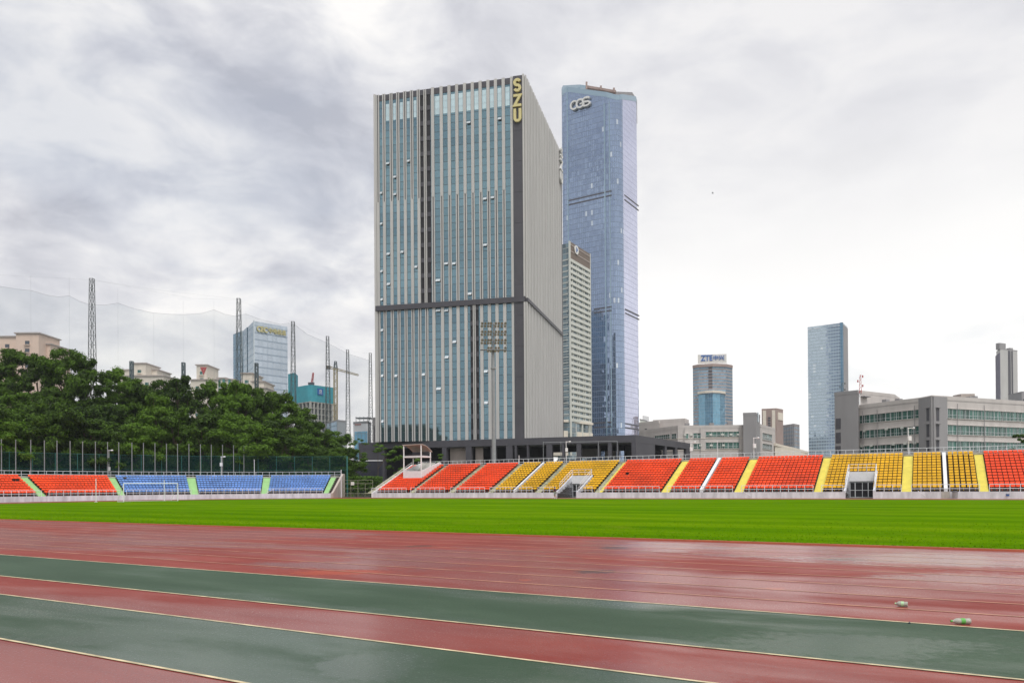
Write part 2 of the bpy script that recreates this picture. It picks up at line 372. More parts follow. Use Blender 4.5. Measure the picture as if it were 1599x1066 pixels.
# stadium coordinates: s along the track, d across it (metres from the camera)
TH = R(60.5); SN, CS = math.sin(TH), math.cos(TH)
LV = Vector((-SN, CS, 0)); PV = Vector((CS, SN, 0))
def sd(s, d, z=0.0):
    p = LV * s + PV * d; return Vector((p.x, p.y, z))
def s_at(px, d, py=765):
    r = ray(px, py); k = r.x / r.y; Y = d / (SN + CS * k); return -SN * k * Y + CS * Y
def ground(px, py, z=0.0):
    r = ray(px, py); t = (z - CAMZ) / r.z; return Vector((r.x * t, r.y * t, z))
D_NEAR, D_FAR = 23.5, 91.9
CC = (D_NEAR + D_FAR) / 2; RAD = (D_FAR - D_NEAR) / 2; S_END, S_END2 = 69.3, -15.1

# ---------------------------------------------------------------- ground, track and infield
def trackmat(name, c, c2, gloss=1.0):
    m, t, b = newmat(name)
    tc = N(t, 'ShaderNodeTexCoord'); P = tc.outputs['Object']
    rot = N(t, 'ShaderNodeMapping', ins={0: P}); rot.inputs[2].default_value = (0, 0, -math.atan2(LV.y, LV.x))   # x along the lanes
    Q = rot.outputs[0]
    nbig = NOISE(t, Q, 0.16, 5, 0.55, 0.5, scl=(0.35, 1.0, 1))
    nmid = NOISE(t, Q, 0.9, 5, 0.6, 0.3, loc=(4, 2, 0), scl=(0.3, 1, 1))
    nfin = NOISE(t, P, 28, 3, 0.7)
    ngr = NOISE(t, P, 7.0, 4, 0.7, 0.4)
    blobs = None
    sp = N(t, 'ShaderNodeSeparateXYZ', ins={0: P})
    wob = MATH(t, 'ADD', MATH(t, 'MULTIPLY', MATH(t, 'SUBTRACT', nmid, 0.5), 2.4), MATH(t, 'MULTIPLY', MATH(t, 'SUBTRACT', ngr, 0.5), 1.5))
    for px, py, wx, wy, k in PUDDLES:
        g = ground(px, py)
        dx = MATH(t, 'DIVIDE', MATH(t, 'SUBTRACT', sp.outputs[0], g.x), wx); dy = MATH(t, 'DIVIDE', MATH(t, 'SUBTRACT', sp.outputs[1], g.y), wy)
        r = MATH(t, 'ADD', MATH(t, 'MULTIPLY', dx, dx), MATH(t, 'MULTIPLY', dy, dy))
        e = MATH(t, 'MULTIPLY', MAPR(t, MATH(t, 'ADD', MATH(t, 'SQRT', r), wob), 1.2, 0.55), k)
        blobs = e if blobs is None else MATH(t, 'MAXIMUM', blobs, e)
    wet = MATH(t, 'MULTIPLY', MAPR(t, MATH(t, 'ADD', MATH(t, 'MULTIPLY', nbig, 0.7), MATH(t, 'MULTIPLY', nmid, 0.3)), 0.44, 0.58), 0.60)
    wet = MATH(t, 'MAXIMUM', wet, blobs)
    wet = MATH(t, 'MULTIPLY', wet, MAPR(t, nfin, 0.25, 0.6, 0.7, 1.0, False))
    col = MIX(t, MAPR(t, nmid, 0.3, 0.75), c, c2)
    col = MIX(t, MATH(t, 'MULTIPLY', MATH(t, 'SUBTRACT', nfin, 0.35), 1.3, clamp=True), col, tuple(x * 0.55 for x in c))
    col = MIX(t, MATH(t, 'MULTIPLY', wet, 0.25), col, tuple(x * 0.6 for x in c))
    for px, py, wx, wy, cc in STAINS:
        g = ground(px, py)
        dx = MATH(t, 'DIVIDE', MATH(t, 'SUBTRACT', sp.outputs[0], g.x), wx); dy = MATH(t, 'DIVIDE', MATH(t, 'SUBTRACT', sp.outputs[1], g.y), wy)
        r = MATH(t, 'ADD', MATH(t, 'SQRT', MATH(t, 'ADD', MATH(t, 'MULTIPLY', dx, dx), MATH(t, 'MULTIPLY', dy, dy))), MATH(t, 'MULTIPLY', MATH(t, 'SUBTRACT', ngr, 0.5), 2.6))
        col = MIX(t, MATH(t, 'MULTIPLY', MAPR(t, r, 1.1, 0.6), 0.75), col, cc)
    t.links.new(col, b.inputs['Base Color'])
    rg = MATH(t, 'SUBTRACT', 0.68, MATH(t, 'MULTIPLY', wet, 0.40)); t.links.new(rg, b.inputs['Roughness'])
    b.inputs['Specular IOR Level'].default_value = 0.16 * gloss; b.inputs['Coat IOR'].default_value = 2.0
    t.links.new(wet, b.inputs['Coat Weight'])
    t.links.new(MATH(t, 'ADD', MATH(t, 'MULTIPLY', nfin, 0.25), 0.12), b.inputs['Coat Roughness'])
    bp = N(t, 'ShaderNodeBump', ins={'Height': nfin, 'Strength': 0.5, 'Distance': 0.015}); t.links.new(bp.outputs[0], b.inputs['Normal'])
    return m
DK = (0.05, 0.03, 0.03); OR = (0.36, 0.072, 0.038)
STAINS = [(655, 852, .5, .35, DK), (1315, 872.5, .5, .3, DK), (930, 892, .5, .35, DK), (286, 961, .10, .06, DK), (375, 975, .12, .06, DK), (34, 1001, .10, .05, DK), (960, 855, .5, .5, DK), (530, 893, 1.1, .5, OR), (820, 905, .15, .15, OR), (1210, 918, .2, .15, OR)]
PUDDLES = [(1480, 872, 3.4, 2.0, 1.0), (1250, 855, 4.0, 2.6, 0.7), (1060, 852, 2.4, 2.2, 0.9), (960, 850, 1.2, 5.0, 0.5), (700, 868, 3.0, 3.0, 0.55), (560, 880, 2.2, 1.2, 0.6), (1540, 905, 1.8, 1.4, 0.7),
           (575, 1035, 0.55, 0.75, 0.62), (1330, 1010, 1.8, 0.9, 0.30), (1020, 1050, 0.9, 0.6, 0.40), (250, 985, 1.4, 0.9, 0.45), (380, 835, 5.0, 3.0, 0.4)]
M['track'] = trackmat('wet_red_rubber', (0.23, 0.044, 0.035), (0.33, 0.072, 0.054))
M['trackg'] = trackmat('wet_green_rubber', (0.044, 0.078, 0.047), (0.068, 0.110, 0.070))
def turfmat():
    m, t, b = newmat('infield_turf')
    tc = N(t, 'ShaderNodeTexCoord'); P = tc.outputs['Object']
    rot = N(t, 'ShaderNodeMapping', ins={0: P}); rot.inputs[2].default_value = (0, 0, -math.atan2(LV.y, LV.x))
    Q = rot.outputs[0]; s = N(t, 'ShaderNodeSeparateXYZ', ins={0: Q})
    nb = NOISE(t, Q, 0.10, 6, 0.6, 0.4, scl=(0.25, 1.0, 1)); nf = NOISE(t, P, 14, 4, 0.75); nm = NOISE(t, Q, 0.8, 5, 0.65, scl=(0.2, 1, 1))
    st = MAPR(t, MATH(t, 'SINE', MATH(t, 'ADD', MATH(t, 'MULTIPLY', s.outputs[1], 1.15), MATH(t, 'MULTIPLY', nb, 2.0))), -0.5, 0.5)
    k = MATH(t, 'ADD', MATH(t, 'MULTIPLY', nb, 0.55), MATH(t, 'MULTIPLY', nm, 0.45))
    k = MATH(t, 'ADD', k, MATH(t, 'MULTIPLY', MATH(t, 'SUBTRACT', st, 0.5), 0.10))
    col = RAMP(t, k, [(0.32, (0.060, 0.158, 0.002)), (0.50, (0.103, 0.222, 0.002)), (0.66, (0.165, 0.275, 0.004))])
    col = MIX(t, MATH(t, 'MULTIPLY', MAPR(t, nf, 0.35, 0.7), 0.45), col, (0.035, 0.095, 0.002))
    nw = NOISE(t, Q, 0.28, 6, 0.7, 0.6, loc=(3, 8, 0), scl=(0.5, 1, 1))
    col = MIX(t, MATH(t, 'MULTIPLY', MAPR(t, nw, 0.56, 0.72), 0.45), col, (0.21, 0.25, 0.015))
    t.links.new(col, b.inputs['Base Color']); b.inputs['Roughness'].default_value = 1.0; b.inputs['Specular IOR Level'].default_value = 0.0
    bp = N(t, 'ShaderNodeBump', ins={'Height': nf, 'Strength': 0.8, 'Distance': 0.04}); t.links.new(bp.outputs[0], b.inputs['Normal'])
    return m
M['turf'] = turfmat()
M['blade'] = mat('grass_blade', (0.095, 0.205, 0.002), 1.0, island=0.5, spec=0.0)
M['ground'] = mat('city_ground', (0.10, 0.11, 0.08), 0.95, var=0.3, scale=0.05)
M['kerb'] = mat('orange_kerb', (0.42, 0.11, 0.05), 0.7)
M['apron'] = mat('tan_apron', (0.42, 0.26, 0.17), 0.8)

mb = MB(); mb.quad([(-9000, -3000, -0.03), (9000, -3000, -0.03), (9000, 12000, -0.03), (-9000, 12000, -0.03)])
tag(mb.build('ground', 'ground'), kind='structure')
def strip(name, m, s0, s1, d0, d1, z, n=1):
    mb = MB()
    for i in range(n):
        a = s0 + (s1 - s0) * i / n; b = s0 + (s1 - s0) * (i + 1) / n
        mb.quad([sd(b, d0, z), sd(a, d0, z), sd(a, d1, z), sd(b, d1, z)])
    return tag(mb.build(name, m), kind='structure')
strip('running_track', 'track', -110, 150, -14, 101.1, 0.0)
strip('green_track_strip', 'trackg', -110, 150, 8.15, 10.82, 0.004)
strip('green_track_strip', 'trackg', -110, 150, 4.71, 6.70, 0.004)
def loop_pts(o, n=48):
    """stadium-shaped loop at distance o outside the infield edge"""
    r = RAD + o; p = []
    for i in range(n + 1):
        a = R(-90 + 180 * i / n); p.append((S_END + r * math.cos(a), CC + r * math.sin(a)))
    for i in range(n + 1):
        a = R(90 + 180 * i / n); p.append((S_END2 + r * math.cos(a), CC + r * math.sin(a)))
    return p
def ring(name, o0, o1, z, m, z1=None):
    A, B = loop_pts(o0), loop_pts(o1); mb = MB(); n = len(A)
    for i in range(n):
        j = (i + 1) % n
        mb.quad([sd(*A[i], z), sd(*A[j], z), sd(*B[j], z), sd(*B[i], z)][::-1])
    return tag(mb.build(name, m), kind='structure')
for i in range(1, 10):
    o = 12.7 - 1.22 * i
    if 0.9 < o < 9.0: ring('lane_line', o, o + 0.05, 0.006, 'lane')
    elif o >= 9.0:
        strip('lane_line', 'lane', -110, 150, D_NEAR - o - 0.05, D_NEAR - o, 0.006)
for d, w in ((10.80, 0.05), (8.12, 0.05), (6.69, 0.045), (4.68, 0.045)):
    strip('boundary_line', 'line', -110, 150, d, d + w, 0.009)
ring('kerb', 0.02, 0.14, 0.05, 'kerb')
mb = MB(); A_ = loop_pts(0.14)
for i in range(len(A_)):
    j = (i + 1) % len(A_); mb.quad([sd(*A_[i], 0.0), sd(*A_[j], 0.0), sd(*A_[j], 0.05), sd(*A_[i], 0.05)])
tag(mb.build('kerb_face', 'kerb'), kind='structure')
strip('stand_apron', 'apron', -60, 86, 99.6, 101.0, 0.006)
mb = MB(); mb.quad([sd(a, b, 0.03) for a, b in loop_pts(0.03)][::-1])
inf = tag(mb.build('infield_lawn', 'turf'), kind='structure')
# short blades along the near edge of the lawn, thinning out with distance
mb = MB(); rg = random.Random(3)
for i in range(30000):
    d = D_NEAR - 0.10 + 16.0 * rg.random() ** 2.4; s = rg.uniform(-6, 72)
    p = sd(s, d, 0.02); a = rg.uniform(0, math.pi); w = rg.uniform(0.012, 0.03); h = rg.uniform(0.02, 0.055)
    dx, dy = math.cos(a) * w, math.sin(a) * w; lx, ly = rg.uniform(-.03, .03), rg.uniform(-.03, .03)
    mb.quad([(p.x - dx, p.y - dy, p.z), (p.x + dx, p.y + dy, p.z), (p.x + lx, p.y + ly, p.z + h)])
tag(mb.build('grass', 'blade'), kind='stuff')

# ---------------------------------------------------------------- seats
def seat_mesh():
    prof = [(0.20, 0.40), (0.22, 0.43), (0.16, 0.45), (-0.12, 0.42), (-0.17, 0.46), (-0.23, 0.69), (-0.26, 0.69), (-0.21, 0.44), (-0.16, 0.385), (0.12, 0.40)]
    # x = width, y = +front (towards the field)
    mb = MB(); w = 0.222; ks = [(-w, 0.0), (-w * 0.8, -0.018), (w * 0.8, -0.018), (w, 0.0)]
    rows = [[(x, y + (0.02 if abs(x) == w and y > -0.15 else 0), z + (0.02 if abs(x) == w else 0)) for y, z in prof] for x, dz in ks]
    for a, b in zip(rows, rows[1:]):
        for i in range(len(prof)):
            j = (i + 1) % len(prof); mb.quad([a[i], a[j], b[j], b[i]])
    mb.quad(rows[0]); mb.quad(rows[-1][::-1])
    mb.obox((-0.03, -0.14, 0.0), (0.06, 0, 0), (0, 0.06, 0), (0, 0, 0.40))
    return mb
SEAT = seat_mesh()
def seat_data(m):
    o = SEAT.build('tmp', m); me = o.data; bpy.data.objects.remove(o); return me
SEATME = {k: seat_data(k) for k in ('red', 'yellow', 'blue')}
ALLSEATS = []      # (x, y, z, heading, colour, size in picture, block text, row, column)

# ---------------------------------------------------------------- stands
TREAD, RISE, WALK = 0.80, 0.36, 1.2
class PathLine:
    """right-hand stand: t = s"""
    def P(s, t, o, z=0.0): return sd(t, 101.0 + o, z)
    def head(s, t): return math.atan2(-PV.y, -PV.x)
    def seg(s, a, b): return [a, b]
    def scale(s, o): return 1.0
R0 = 46.0
CX, CY = sd(S_END, CC).x, sd(S_END, CC).y
class PathArc:
    """left-hand stand: t = metres along the front wall, growing to the left"""
    def ang(s, t): return -t / R0
    def P(s, t, o, z=0.0):
        a = s.ang(t); r = R0 + o; return Vector((CX + r * math.sin(a), CY + r * math.cos(a), z))
    def head(s, t):
        a = s.ang(t); return math.atan2(-math.cos(a), -math.sin(a))
    def seg(s, a, b):
        n = max(1, int(abs(b - a) / 1.6)); return [a + (b - a) * i / n for i in range(n + 1)]
    def scale(s, o): return (R0 + o) / R0
def sweep(mb, path, prof, t0, t1, m=0, closed=True, caps=True):
    ts = path.seg(t0, t1); n = len(prof)
    for a, b in zip(ts, ts[1:]):
        for i in range(n if closed else n - 1):
            j = (i + 1) % n
            mb.quad([path.P(a, *prof[i]), path.P(b, *prof[i]), path.P(b, *prof[j]), path.P(a, *prof[j])], m)
    if caps and closed:
        mb.quad([path.P(t0, *p) for p in prof], m); mb.quad([path.P(t1, *p) for p in prof][::-1], m)
def row_o(k): return WALK + TREAD * k
def row_z(k): return 0.95 + RISE * k
def terrace_profile(k0, rows):
    p = []
    if k0 == 0: p += [(0.2, 0.0), (0.2, 0.72), (WALK, 0.72)]
    else: p += [(row_o(k0), 0.0)]
    for k in range(k0, rows):
        p += [(row_o(k), row_z(k)), (row_o(k + 1), row_z(k))]
    zt = row_z(rows) - 0.12
    p += [(row_o(rows), zt), (row_o(rows) + 1.6, zt), (row_o(rows) + 1.6, 0.0)]
    return p
def railing(name, path, t0, t1, o, z0, h, step, parent, mids=(0.55,), r=0.036, zf=None):
    mb = MB(); n = max(1, round(abs(t1 - t0) / step)); prev = None
    for i in range(n + 1):
        t = t0 + (t1 - t0) * i / n; b = path.P(t, o, z0); tp = b + Vector((0, 0, h)); mb.tube(b, tp, r, n=5)
        if prev:
            for f in (1.0,) + tuple(mids): mb.tube(prev + Vector((0, 0, h * f)), b + Vector((0, 0, h * f)), r, n=5, caps=False)
        prev = b
    return mb.build(name, 'rail', parent)
def slope_rail(mb, path, t, k0, k1, m=0, r=0.03):
    o0, z0, o1, z1 = row_o(k0), row_z(k0), row_o(k1), row_z(k1); prev = None
    for i in range(7):
        f = i / 6; p = path.P(t, o0 + (o1 - o0) * f, z0 + (z1 - z0) * f); mb.tube(p, p + Vector((0, 0, 0.85)), r * 0.8, n=5, m=m)
        if prev:
            for h in (0.85, 0.45): mb.tube(prev + Vector((0, 0, h)), p + Vector((0, 0, h)), r, n=5, m=m)
        prev = p
def build_stand(path, rows, t_lo, t_hi, blocks, aisles, entrances, label, pitch=0.5, endparapet=None, holes=()):
    root = empty('grandstand', path.P((t_lo + t_hi) / 2, 4.0), label, 'grandstand')
    cuts = sorted(entrances)
    mb = MB(); t = t_lo
    for a, b in cuts:
        sweep(mb, path, terrace_profile(0, rows), t, a); sweep(mb, path, terrace_profile(6, rows), a, b); t = b
    sweep(mb, path, terrace_profile(0, rows), t, t_hi)
    mb.build('terrace', 'tread', root)
    mb = MB(); t = t_lo
    for a, b in cuts + [(t_hi, None)]:
        sweep(mb, path, [(0.0, 0.0), (0.2, 0.0), (0.2, 0.82), (0.0, 0.82)], t, a)
        if b is not None: t = b
    mb.build('front_wall', 'wall', root)
    zt = row_z(rows) - 0.12
    mb = MB(); sweep(mb, path, [(row_o(rows) + 0.1, zt + 0.003), (row_o(rows) + 0.3, zt + 0.003), (row_o(rows) + 0.3, zt + 0.24), (row_o(rows) + 0.1, zt + 0.24)], t_lo + 0.3, t_hi - 0.3)
    sweep(mb, path, [(row_o(rows) + 1.6, 0.0), (row_o(rows) + 1.8, 0.0), (row_o(rows) + 1.8, zt + 0.15), (row_o(rows) + 1.6, zt + 0.15)], t_lo, t_hi)
    mb.build('rear_kerb', 'conc', root)
    railing('rear_railing', path, t_lo + 0.2, t_hi - 0.2, row_o(rows) + 1.5, zt, 1.08, 1.0, root, mids=(0.5, 0.12))
    # front railing: breaks at the aisles and the entrances
    stops = sorted([tuple(sorted(a[:2])) for a in aisles if a[2] in ('ystair', 'gstair', 'mottle')] + [(a - 0.3, b + 0.3) for a, b in cuts])
    mb = MB(); t = t_lo + 0.1
    for a, b in stops + [(t_hi - 0.1, None)]:
        if a - t > 1.0: railing('front_railing', path, t, a, 0.1, 0.82, 0.85, 1.0, root, mids=(0.42,))
        if b is not None: t = b
    for a0, a1, m in aisles:
        mb = MB()
        if m == 'white':
            for k in range(rows):
                sweep(mb, path, [(row_o(k) - 0.02, 0.7), (row_o(k + 1), 0.7), (row_o(k + 1), row_z(k) + 0.28 + RISE), (row_o(k) - 0.02, row_z(k) + 0.28)], a0, a1)
            mb.build('dividing_wall', 'white', root)
        else:
            half = []
            for k in range(rows * 2):
                o = WALK - 0.02 + TREAD / 2 * k; z = 0.95 + 0.02 + RISE / 2 * k
                half += [(o, z), (o + TREAD / 2, z)]
            prof = [(0.25, 0.70), (0.25, 0.76), (WALK - 0.02, 0.76)] + half + [(half[-1][0], 0.70)]
            sweep(mb, path, prof, a0, a1); mb.build('stair', m, root)
    for bi, (a, b, colr, txt) in enumerate(blocks):
        for k in range(rows):
            o = row_o(k) + 0.42; sc = path.scale(o); L = (b - a) * sc - 0.12; n = max(1, int(L / pitch)); step = (b - a - 0.12 / sc) / n
            for i in range(n):
                t = b - 0.06 / sc - (i + 0.5) * step   # from the left as seen from the field
                if any(c0 - 0.15 < t < c1 + 0.15 and k < kk for c0, c1, kk in [(c[0], c[1], 6) for c in cuts]): continue
                if any(h0 < t < h1 and hk0 <= k <= hk1 for h0, h1, hk0, hk1 in holes): continue
                p = path.P(t, o, row_z(k)); ALLSEATS.append((p.x, p.y, p.z, path.head(t), colr, txt, k, i, n))
    return root

TLINE, TARC = PathLine(), PathArc()
sx = lambda px: s_at(px, 103.2)
right_blocks_px = [(592.5, 646, 'red', 'b1'), (652.7, 705.5, 'red', 'b2'), (714.5, 767.3, 'red', 'b3'), (775.4, 804, 'yellow', 'b4'), (811.5, 840.6, 'yellow', 'b5'), (849.6, 933.3, 'yellow', 'b6'),
    (944.7, 1036.6, 'red', 'b7'), (1048.8, 1094.3, 'red', 'b8'), (1102, 1149.4, 'red', 'b9'), (1163, 1273, 'red', 'b10'), (1286, 1408, 'yellow', 'b11'), (1424, 1472, 'yellow', 'b12'), (1481.4, 1528, 'yellow', 'b13'), (1543, 1720, 'red', 'b14')]
RB = [(sx(b), sx(a), c, t) for a, b, c, t in right_blocks_px]
right_aisles = [(580.5, 592.5, 'mottle'), (646, 652.7, 'mottle'), (705.5, 714.5, 'mottle'), (767.3, 775.4, 'mottle'), (804, 811.5, 'wh2'), (840.6, 849.6, 'mottle'), (933.3, 944.7, 'mottle2'), (1036.6, 1048.8, 'ystair'), (1094.3, 1102, 'white'),
    (1149.4, 1163, 'ystair'), (1273, 1286, 'ystair'), (1408, 1424, 'ystair'), (1472, 1481.4, 'white'), (1528, 1543, 'ystair')]
RA = []
for a, b, m in right_aisles:
    t0, t1 = sx(b), sx(a)
    if m == 'wh2': RA.append((t0 + 0.30, t1 - 0.30, 'white'))
    elif m == 'mottle2': RA.append((t0, t0 + (t1 - t0) * 0.42, 'ystair')); RA.append((t0 + (t1 - t0) * 0.42 + 0.003, t1, 'mottle'))
    elif m == 'white': RA.append((t0 + 0.12, t1 - 0.12, m))
    else: RA.append((t0, t1, m))
ENT = [(6.0, 9.1), (46.1, 49.3)]
BOOTH = (79.2, 83.3)
SMAX = 85.4
stand_r = build_stand(TLINE, 13, -24.0, SMAX, RB, RA, ENT, 'long grandstand of red and yellow seats below the office towers', holes=[(BOOTH[0] - 0.1, BOOTH[1] + 0.1, 6, 12)])
# end parapet at the left end of the long stand
mb = MB()
prof = [(0.0, 0.0), (WALK + 0.0, 0.0), (row_o(13) + 1.8, 0.0), (row_o(13) + 1.8, row_z(13) + 0.45), (row_o(13), row_z(13) + 0.45), (WALK, row_z(0) + 0.35), (0.0, 0.82)]
sweep(mb, TLINE, prof, SMAX + 0.003, SMAX + 0.30); mb.build('end_wall', 'white', stand_r)
mb = MB(); slope_rail(mb, TLINE, SMAX + 0.15, 0, 13); mb.build('end_handrail', 'rail', stand_r)
# entrances
for i, (a, b) in enumerate(ENT):
    e = empty('entrance', TLINE.P((a + b) / 2, 3)); e.parent = stand_r; e.matrix_parent_inverse = Matrix.Translation(-Vector(stand_r.location))
    def sub(mb, name, m):
        o = mb.build(name, m); o.parent = ent; return o
    mb = MB()
    ob = row_o(6) - 0.25
    for t in (a - 0.22, b):
        sweep(mb, TLINE, [(-0.01, 0.0), (ob + 0.2, 0.0), (ob + 0.2, row_z(5) + 0.75), (WALK, row_z(0) + 0.42), (-0.01, 0.95)], t, t + 0.22)
    ent = mb.build('entrance_wall', 'wall', stand_r)
    bpy.data.objects.remove(e)
    mb = MB(); sweep(mb, TLINE, [(ob - 0.25, 2.15), (ob - 0.05, 2.15), (ob - 0.05, 3.42), (ob - 0.25, 3.42)], a + 0.003, b - 0.003); sub(mb, 'lintel', 'white')
    mb = MB(); sweep(mb, TLINE, [(ob - 0.05, 0.0), (ob - 0.01, 0.0), (ob - 0.01, 2.14), (ob - 0.05, 2.14)], a + 0.003, b - 0.003); sub(mb, 'door_glass', 'dark2')
    mb = MB(); w = b - a
    for f in (0.02, 0.27, 0.5, 0.77, 0.97):
        sweep(mb, TLINE, [(ob - 0.14, 0.02), (ob - 0.06, 0.02), (ob - 0.06, 2.05), (ob - 0.14, 2.05)], a + w * f, a + w * f + (0.09 if f in (0.27, 0.77) else 0.05))
    for z in (0.05, 0.95, 1.98):
        sweep(mb, TLINE, [(ob - 0.13, z), (ob - 0.07, z), (ob - 0.07, z + 0.06), (ob - 0.13, z + 0.06)], a + 0.02, b - 0.02)
    sub(mb, 'door_frame', 'rail')
    mb = MB()
    for t in (a - 0.11, b + 0.11):
        prev = None
        for q in range(6):
            f = q / 5; o = WALK + (ob - WALK) * f; z = row_z(0) + 0.42 + (row_z(5) + 0.75 - row_z(0) - 0.42) * f
            p = TLINE.P(t, o, z); mb.tube(p, p + Vector((0, 0, 0.9)), 0.03, n=5)
            if prev:
                for h in (0.9, 0.5): mb.tube(prev + Vector((0, 0, h)), p + Vector((0, 0, h)), 0.03, n=5)
            prev = p
    zt = row_z(5) + 0.75
    for q in range(4):
        t = a + (b - a) * q / 3; p = TLINE.P(t, ob + 0.05, zt - 0.1); mb.tube(p, p + Vector((0, 0, 1.0)), 0.03, n=5)
    for h in (1.0, 0.55): mb.tube(TLINE.P(a, ob + 0.05, zt - 0.1 + h), TLINE.P(b, ob + 0.05, zt - 0.1 + h), 0.03, n=5)
    sub(mb, 'handrail', 'rail')

def t_arc(px, o, py=768):
    lo, hi = -5.0, 75.0
    for _ in range(40):
        mid = (lo + hi) / 2; p = TARC.P(mid, o); r = ray(px, py)
        if p.x / p.y > r.x / r.y: lo = mid
        else: hi = mid
    return lo
tx = lambda px: t_arc(px, 2.2)
left_blocks_px = [(-70, 54.4, 'red', 'l1'), (66.6, 182, 'red', 'l2'), (192.3, 296.4, 'blue', 'l3'), (309, 408.4, 'blue', 'l4'), (419, 507.3, 'blue', 'l5')]
LB = [(tx(b), tx(a), c, t) for a, b, c, t in left_blocks_px]
LA = [(tx(b), tx(a), 'gstair') for a, b in ((54.4, 66.6), (182, 192.3), (296.4, 309), (408.4, 419), (507.3, 515.0))]
T0 = t_arc(516.5, 0.0, 777)
stand_l = build_stand(TARC, 8, T0, tx(-72), LB, LA, [], 'lower curved grandstand of red and blue seats before the wooded slope')
mb = MB()
prof = [(0.0, 0.0), (row_o(8) + 1.8, 0.0), (row_o(8) + 1.8, row_z(8) + 0.55), (row_o(8) + 0.8, row_z(8) + 0.55), (WALK, row_z(0) + 0.25), (0.0, 0.82)]
sweep(mb, TARC, prof, T0 - 0.35, T0 - 0.003); mb.build('end_wall', 'pinkc', stand_l)

# seats: the 300 that show largest are objects, all the others one mass
ORD = ['', 'first', 'second', 'third', 'fourth', 'fifth', 'sixth', 'seventh', 'eighth', 'ninth', 'tenth', 'eleventh', 'twelfth', 'thirteenth', 'fourteenth', 'fifteenth', 'sixteenth', 'seventeenth', 'eighteenth', 'nineteenth', 'twentieth']
def seat_px(q):
    v = ROT.transposed() @ (Vector(q[:3]) - Vector((0, 0, CAMZ))); return 799.5 + F * v.x / -v.z
cand = [q for q in ALLSEATS if q[5] in ('b12', 'b13', 'b14') and seat_px(q) < 1600]
cand.sort(key=lambda q: q[1])
big = cand[:300]; bigset = set(id(q) for q in big)
BT = {'b12': 'block just left of the white strip', 'b13': 'block just right of the white strip', 'b14': 'block at the right end'}
for q in big:
    o = bpy.data.objects.new('stadium_seat', SEATME[q[4]]); COL.objects.link(o)
    o.location = q[:3]; o.rotation_euler = (0, 0, q[3] - math.pi / 2)
    tag(o, f"{q[4]} seat, {ORD[q[6] + 1]} row up, {ORD[min(20, q[7] + 1)]} from the left, {BT[q[5]]}", 'seat', 'plastic seats of the long grandstand')
mb = MB(); cid = {'red': 0, 'yellow': 1, 'blue': 2}
for q in ALLSEATS:
    if id(q) in bigset or rg.random() < 0.003: continue
    c, s = math.cos(q[3] - math.pi / 2), math.sin(q[3] - math.pi / 2); i = len(mb.v)
    mb.v += [(q[0] + x * c - y * s, q[1] + x * s + y * c, q[2] + z) for x, y, z in SEAT.v]
    mb.f += [tuple(i + k for k in f) for f in SEAT.f]; mb.m += [cid[q[4]]] * len(SEAT.f); mb.uv += SEAT.uv
tag(mb.build('stadium_seats', ['red', 'yellow', 'blue']), 'rows of red, yellow and blue plastic seats filling both grandstands', 'seats', 'plastic seats of the long grandstand', 'stuff')

# viewing booth on the left of the long stand
a, b = BOOTH; ob = 6.0
bo = empty('viewing_booth', TLINE.P((a + b) / 2, ob + 1.5, 3.2), 'white open booth with curved roof standing among the red seats', 'viewing booth')
z0 = row_z(6) + 0.1
mb = MB(); sweep(mb, TLINE, [(ob - 0.0, z0 + 0.2), (ob + 0.15, z0 + 0.2), (ob + 0.15, z0 + 1.5), (ob, z0 + 1.5)], a, b); mb.build('front_panel', 'white', bo)
mb = MB(); sweep(mb, TLINE, [(ob + 0.153, z0 + 0.25), (row_o(13), z0 + 0.25), (row_o(13), z0 + 0.4), (ob + 0.153, z0 + 0.4)], a, b); mb.build('deck', 'conc', bo)
mb = MB()
for t in (a, b - 0.18):
    sweep(mb, TLINE, [(ob + 0.155, z0 - 0.9), (row_o(13) + 0.6, z0 - 0.5), (row_o(13) + 0.6, row_z(13) + 0.75), (row_o(13), row_z(13) + 0.75), (ob + 0.155, z0 + 1.5)], t, t + 0.18)
mb.build('side_panel', 'white', bo)
mb = MB(); sweep(mb, TLINE, [(ob + 3.2, z0 + 0.45), (ob + 5.6, row_z(12)), (ob + 5.6, row_z(13) + 0.7), (ob + 5.4, row_z(13) + 0.7)], a + 0.9, b - 0.2); mb.build('back_ramp', 'conc', bo)
zr = 9.35
for t, o, top in ((a + 0.1, ob + 0.1, zr), (b - 0.1, ob + 0.1, zr), (a + 0.1, ob + 2.9, zr - 1.15), (b - 0.1, ob + 2.9, zr - 1.15)):
    mb = MB(); p = TLINE.P(t, o, z0); mb.obox(p - Vector((.1, .1, 0)), (0.2, 0, 0), (0, 0.2, 0), (0, 0, top - z0)); mb.build('post', 'white', bo)
mb = MB()
for o in (ob + 0.1, ob + 2.9): mb.obox(TLINE.P(a, o - 0.1, 7.15), LV * (b - a), PV * 0.2, Vector((0, 0, 0.28)))
for t in (a + 0.1, b - 0.1): mb.obox(TLINE.P(t - 0.1, ob + 0.2, 7.15), PV * 2.6, LV * 0.2, Vector((0, 0, 0.28)))
mb.build('beam', 'white', bo)
mb = MB(); pr = []
for i in range(9):
    f = i / 8; pr.append((ob - 0.1 + 3.3 * f, zr + 0.05 - 1.25 * f * f))
prof = pr + [(o, z + 0.12) for o, z in reversed(pr)]
sweep(mb, TLINE, prof, a - 0.1, b + 0.1); mb.build('roof', 'pinkc', bo)
mb = MB(); sweep(mb, TLINE, [(ob + 0.0, 7.5), (ob + 2.6, 7.5), (ob + 2.6, 7.62), (ob, 7.62)], a + 0.4, b - 0.4)
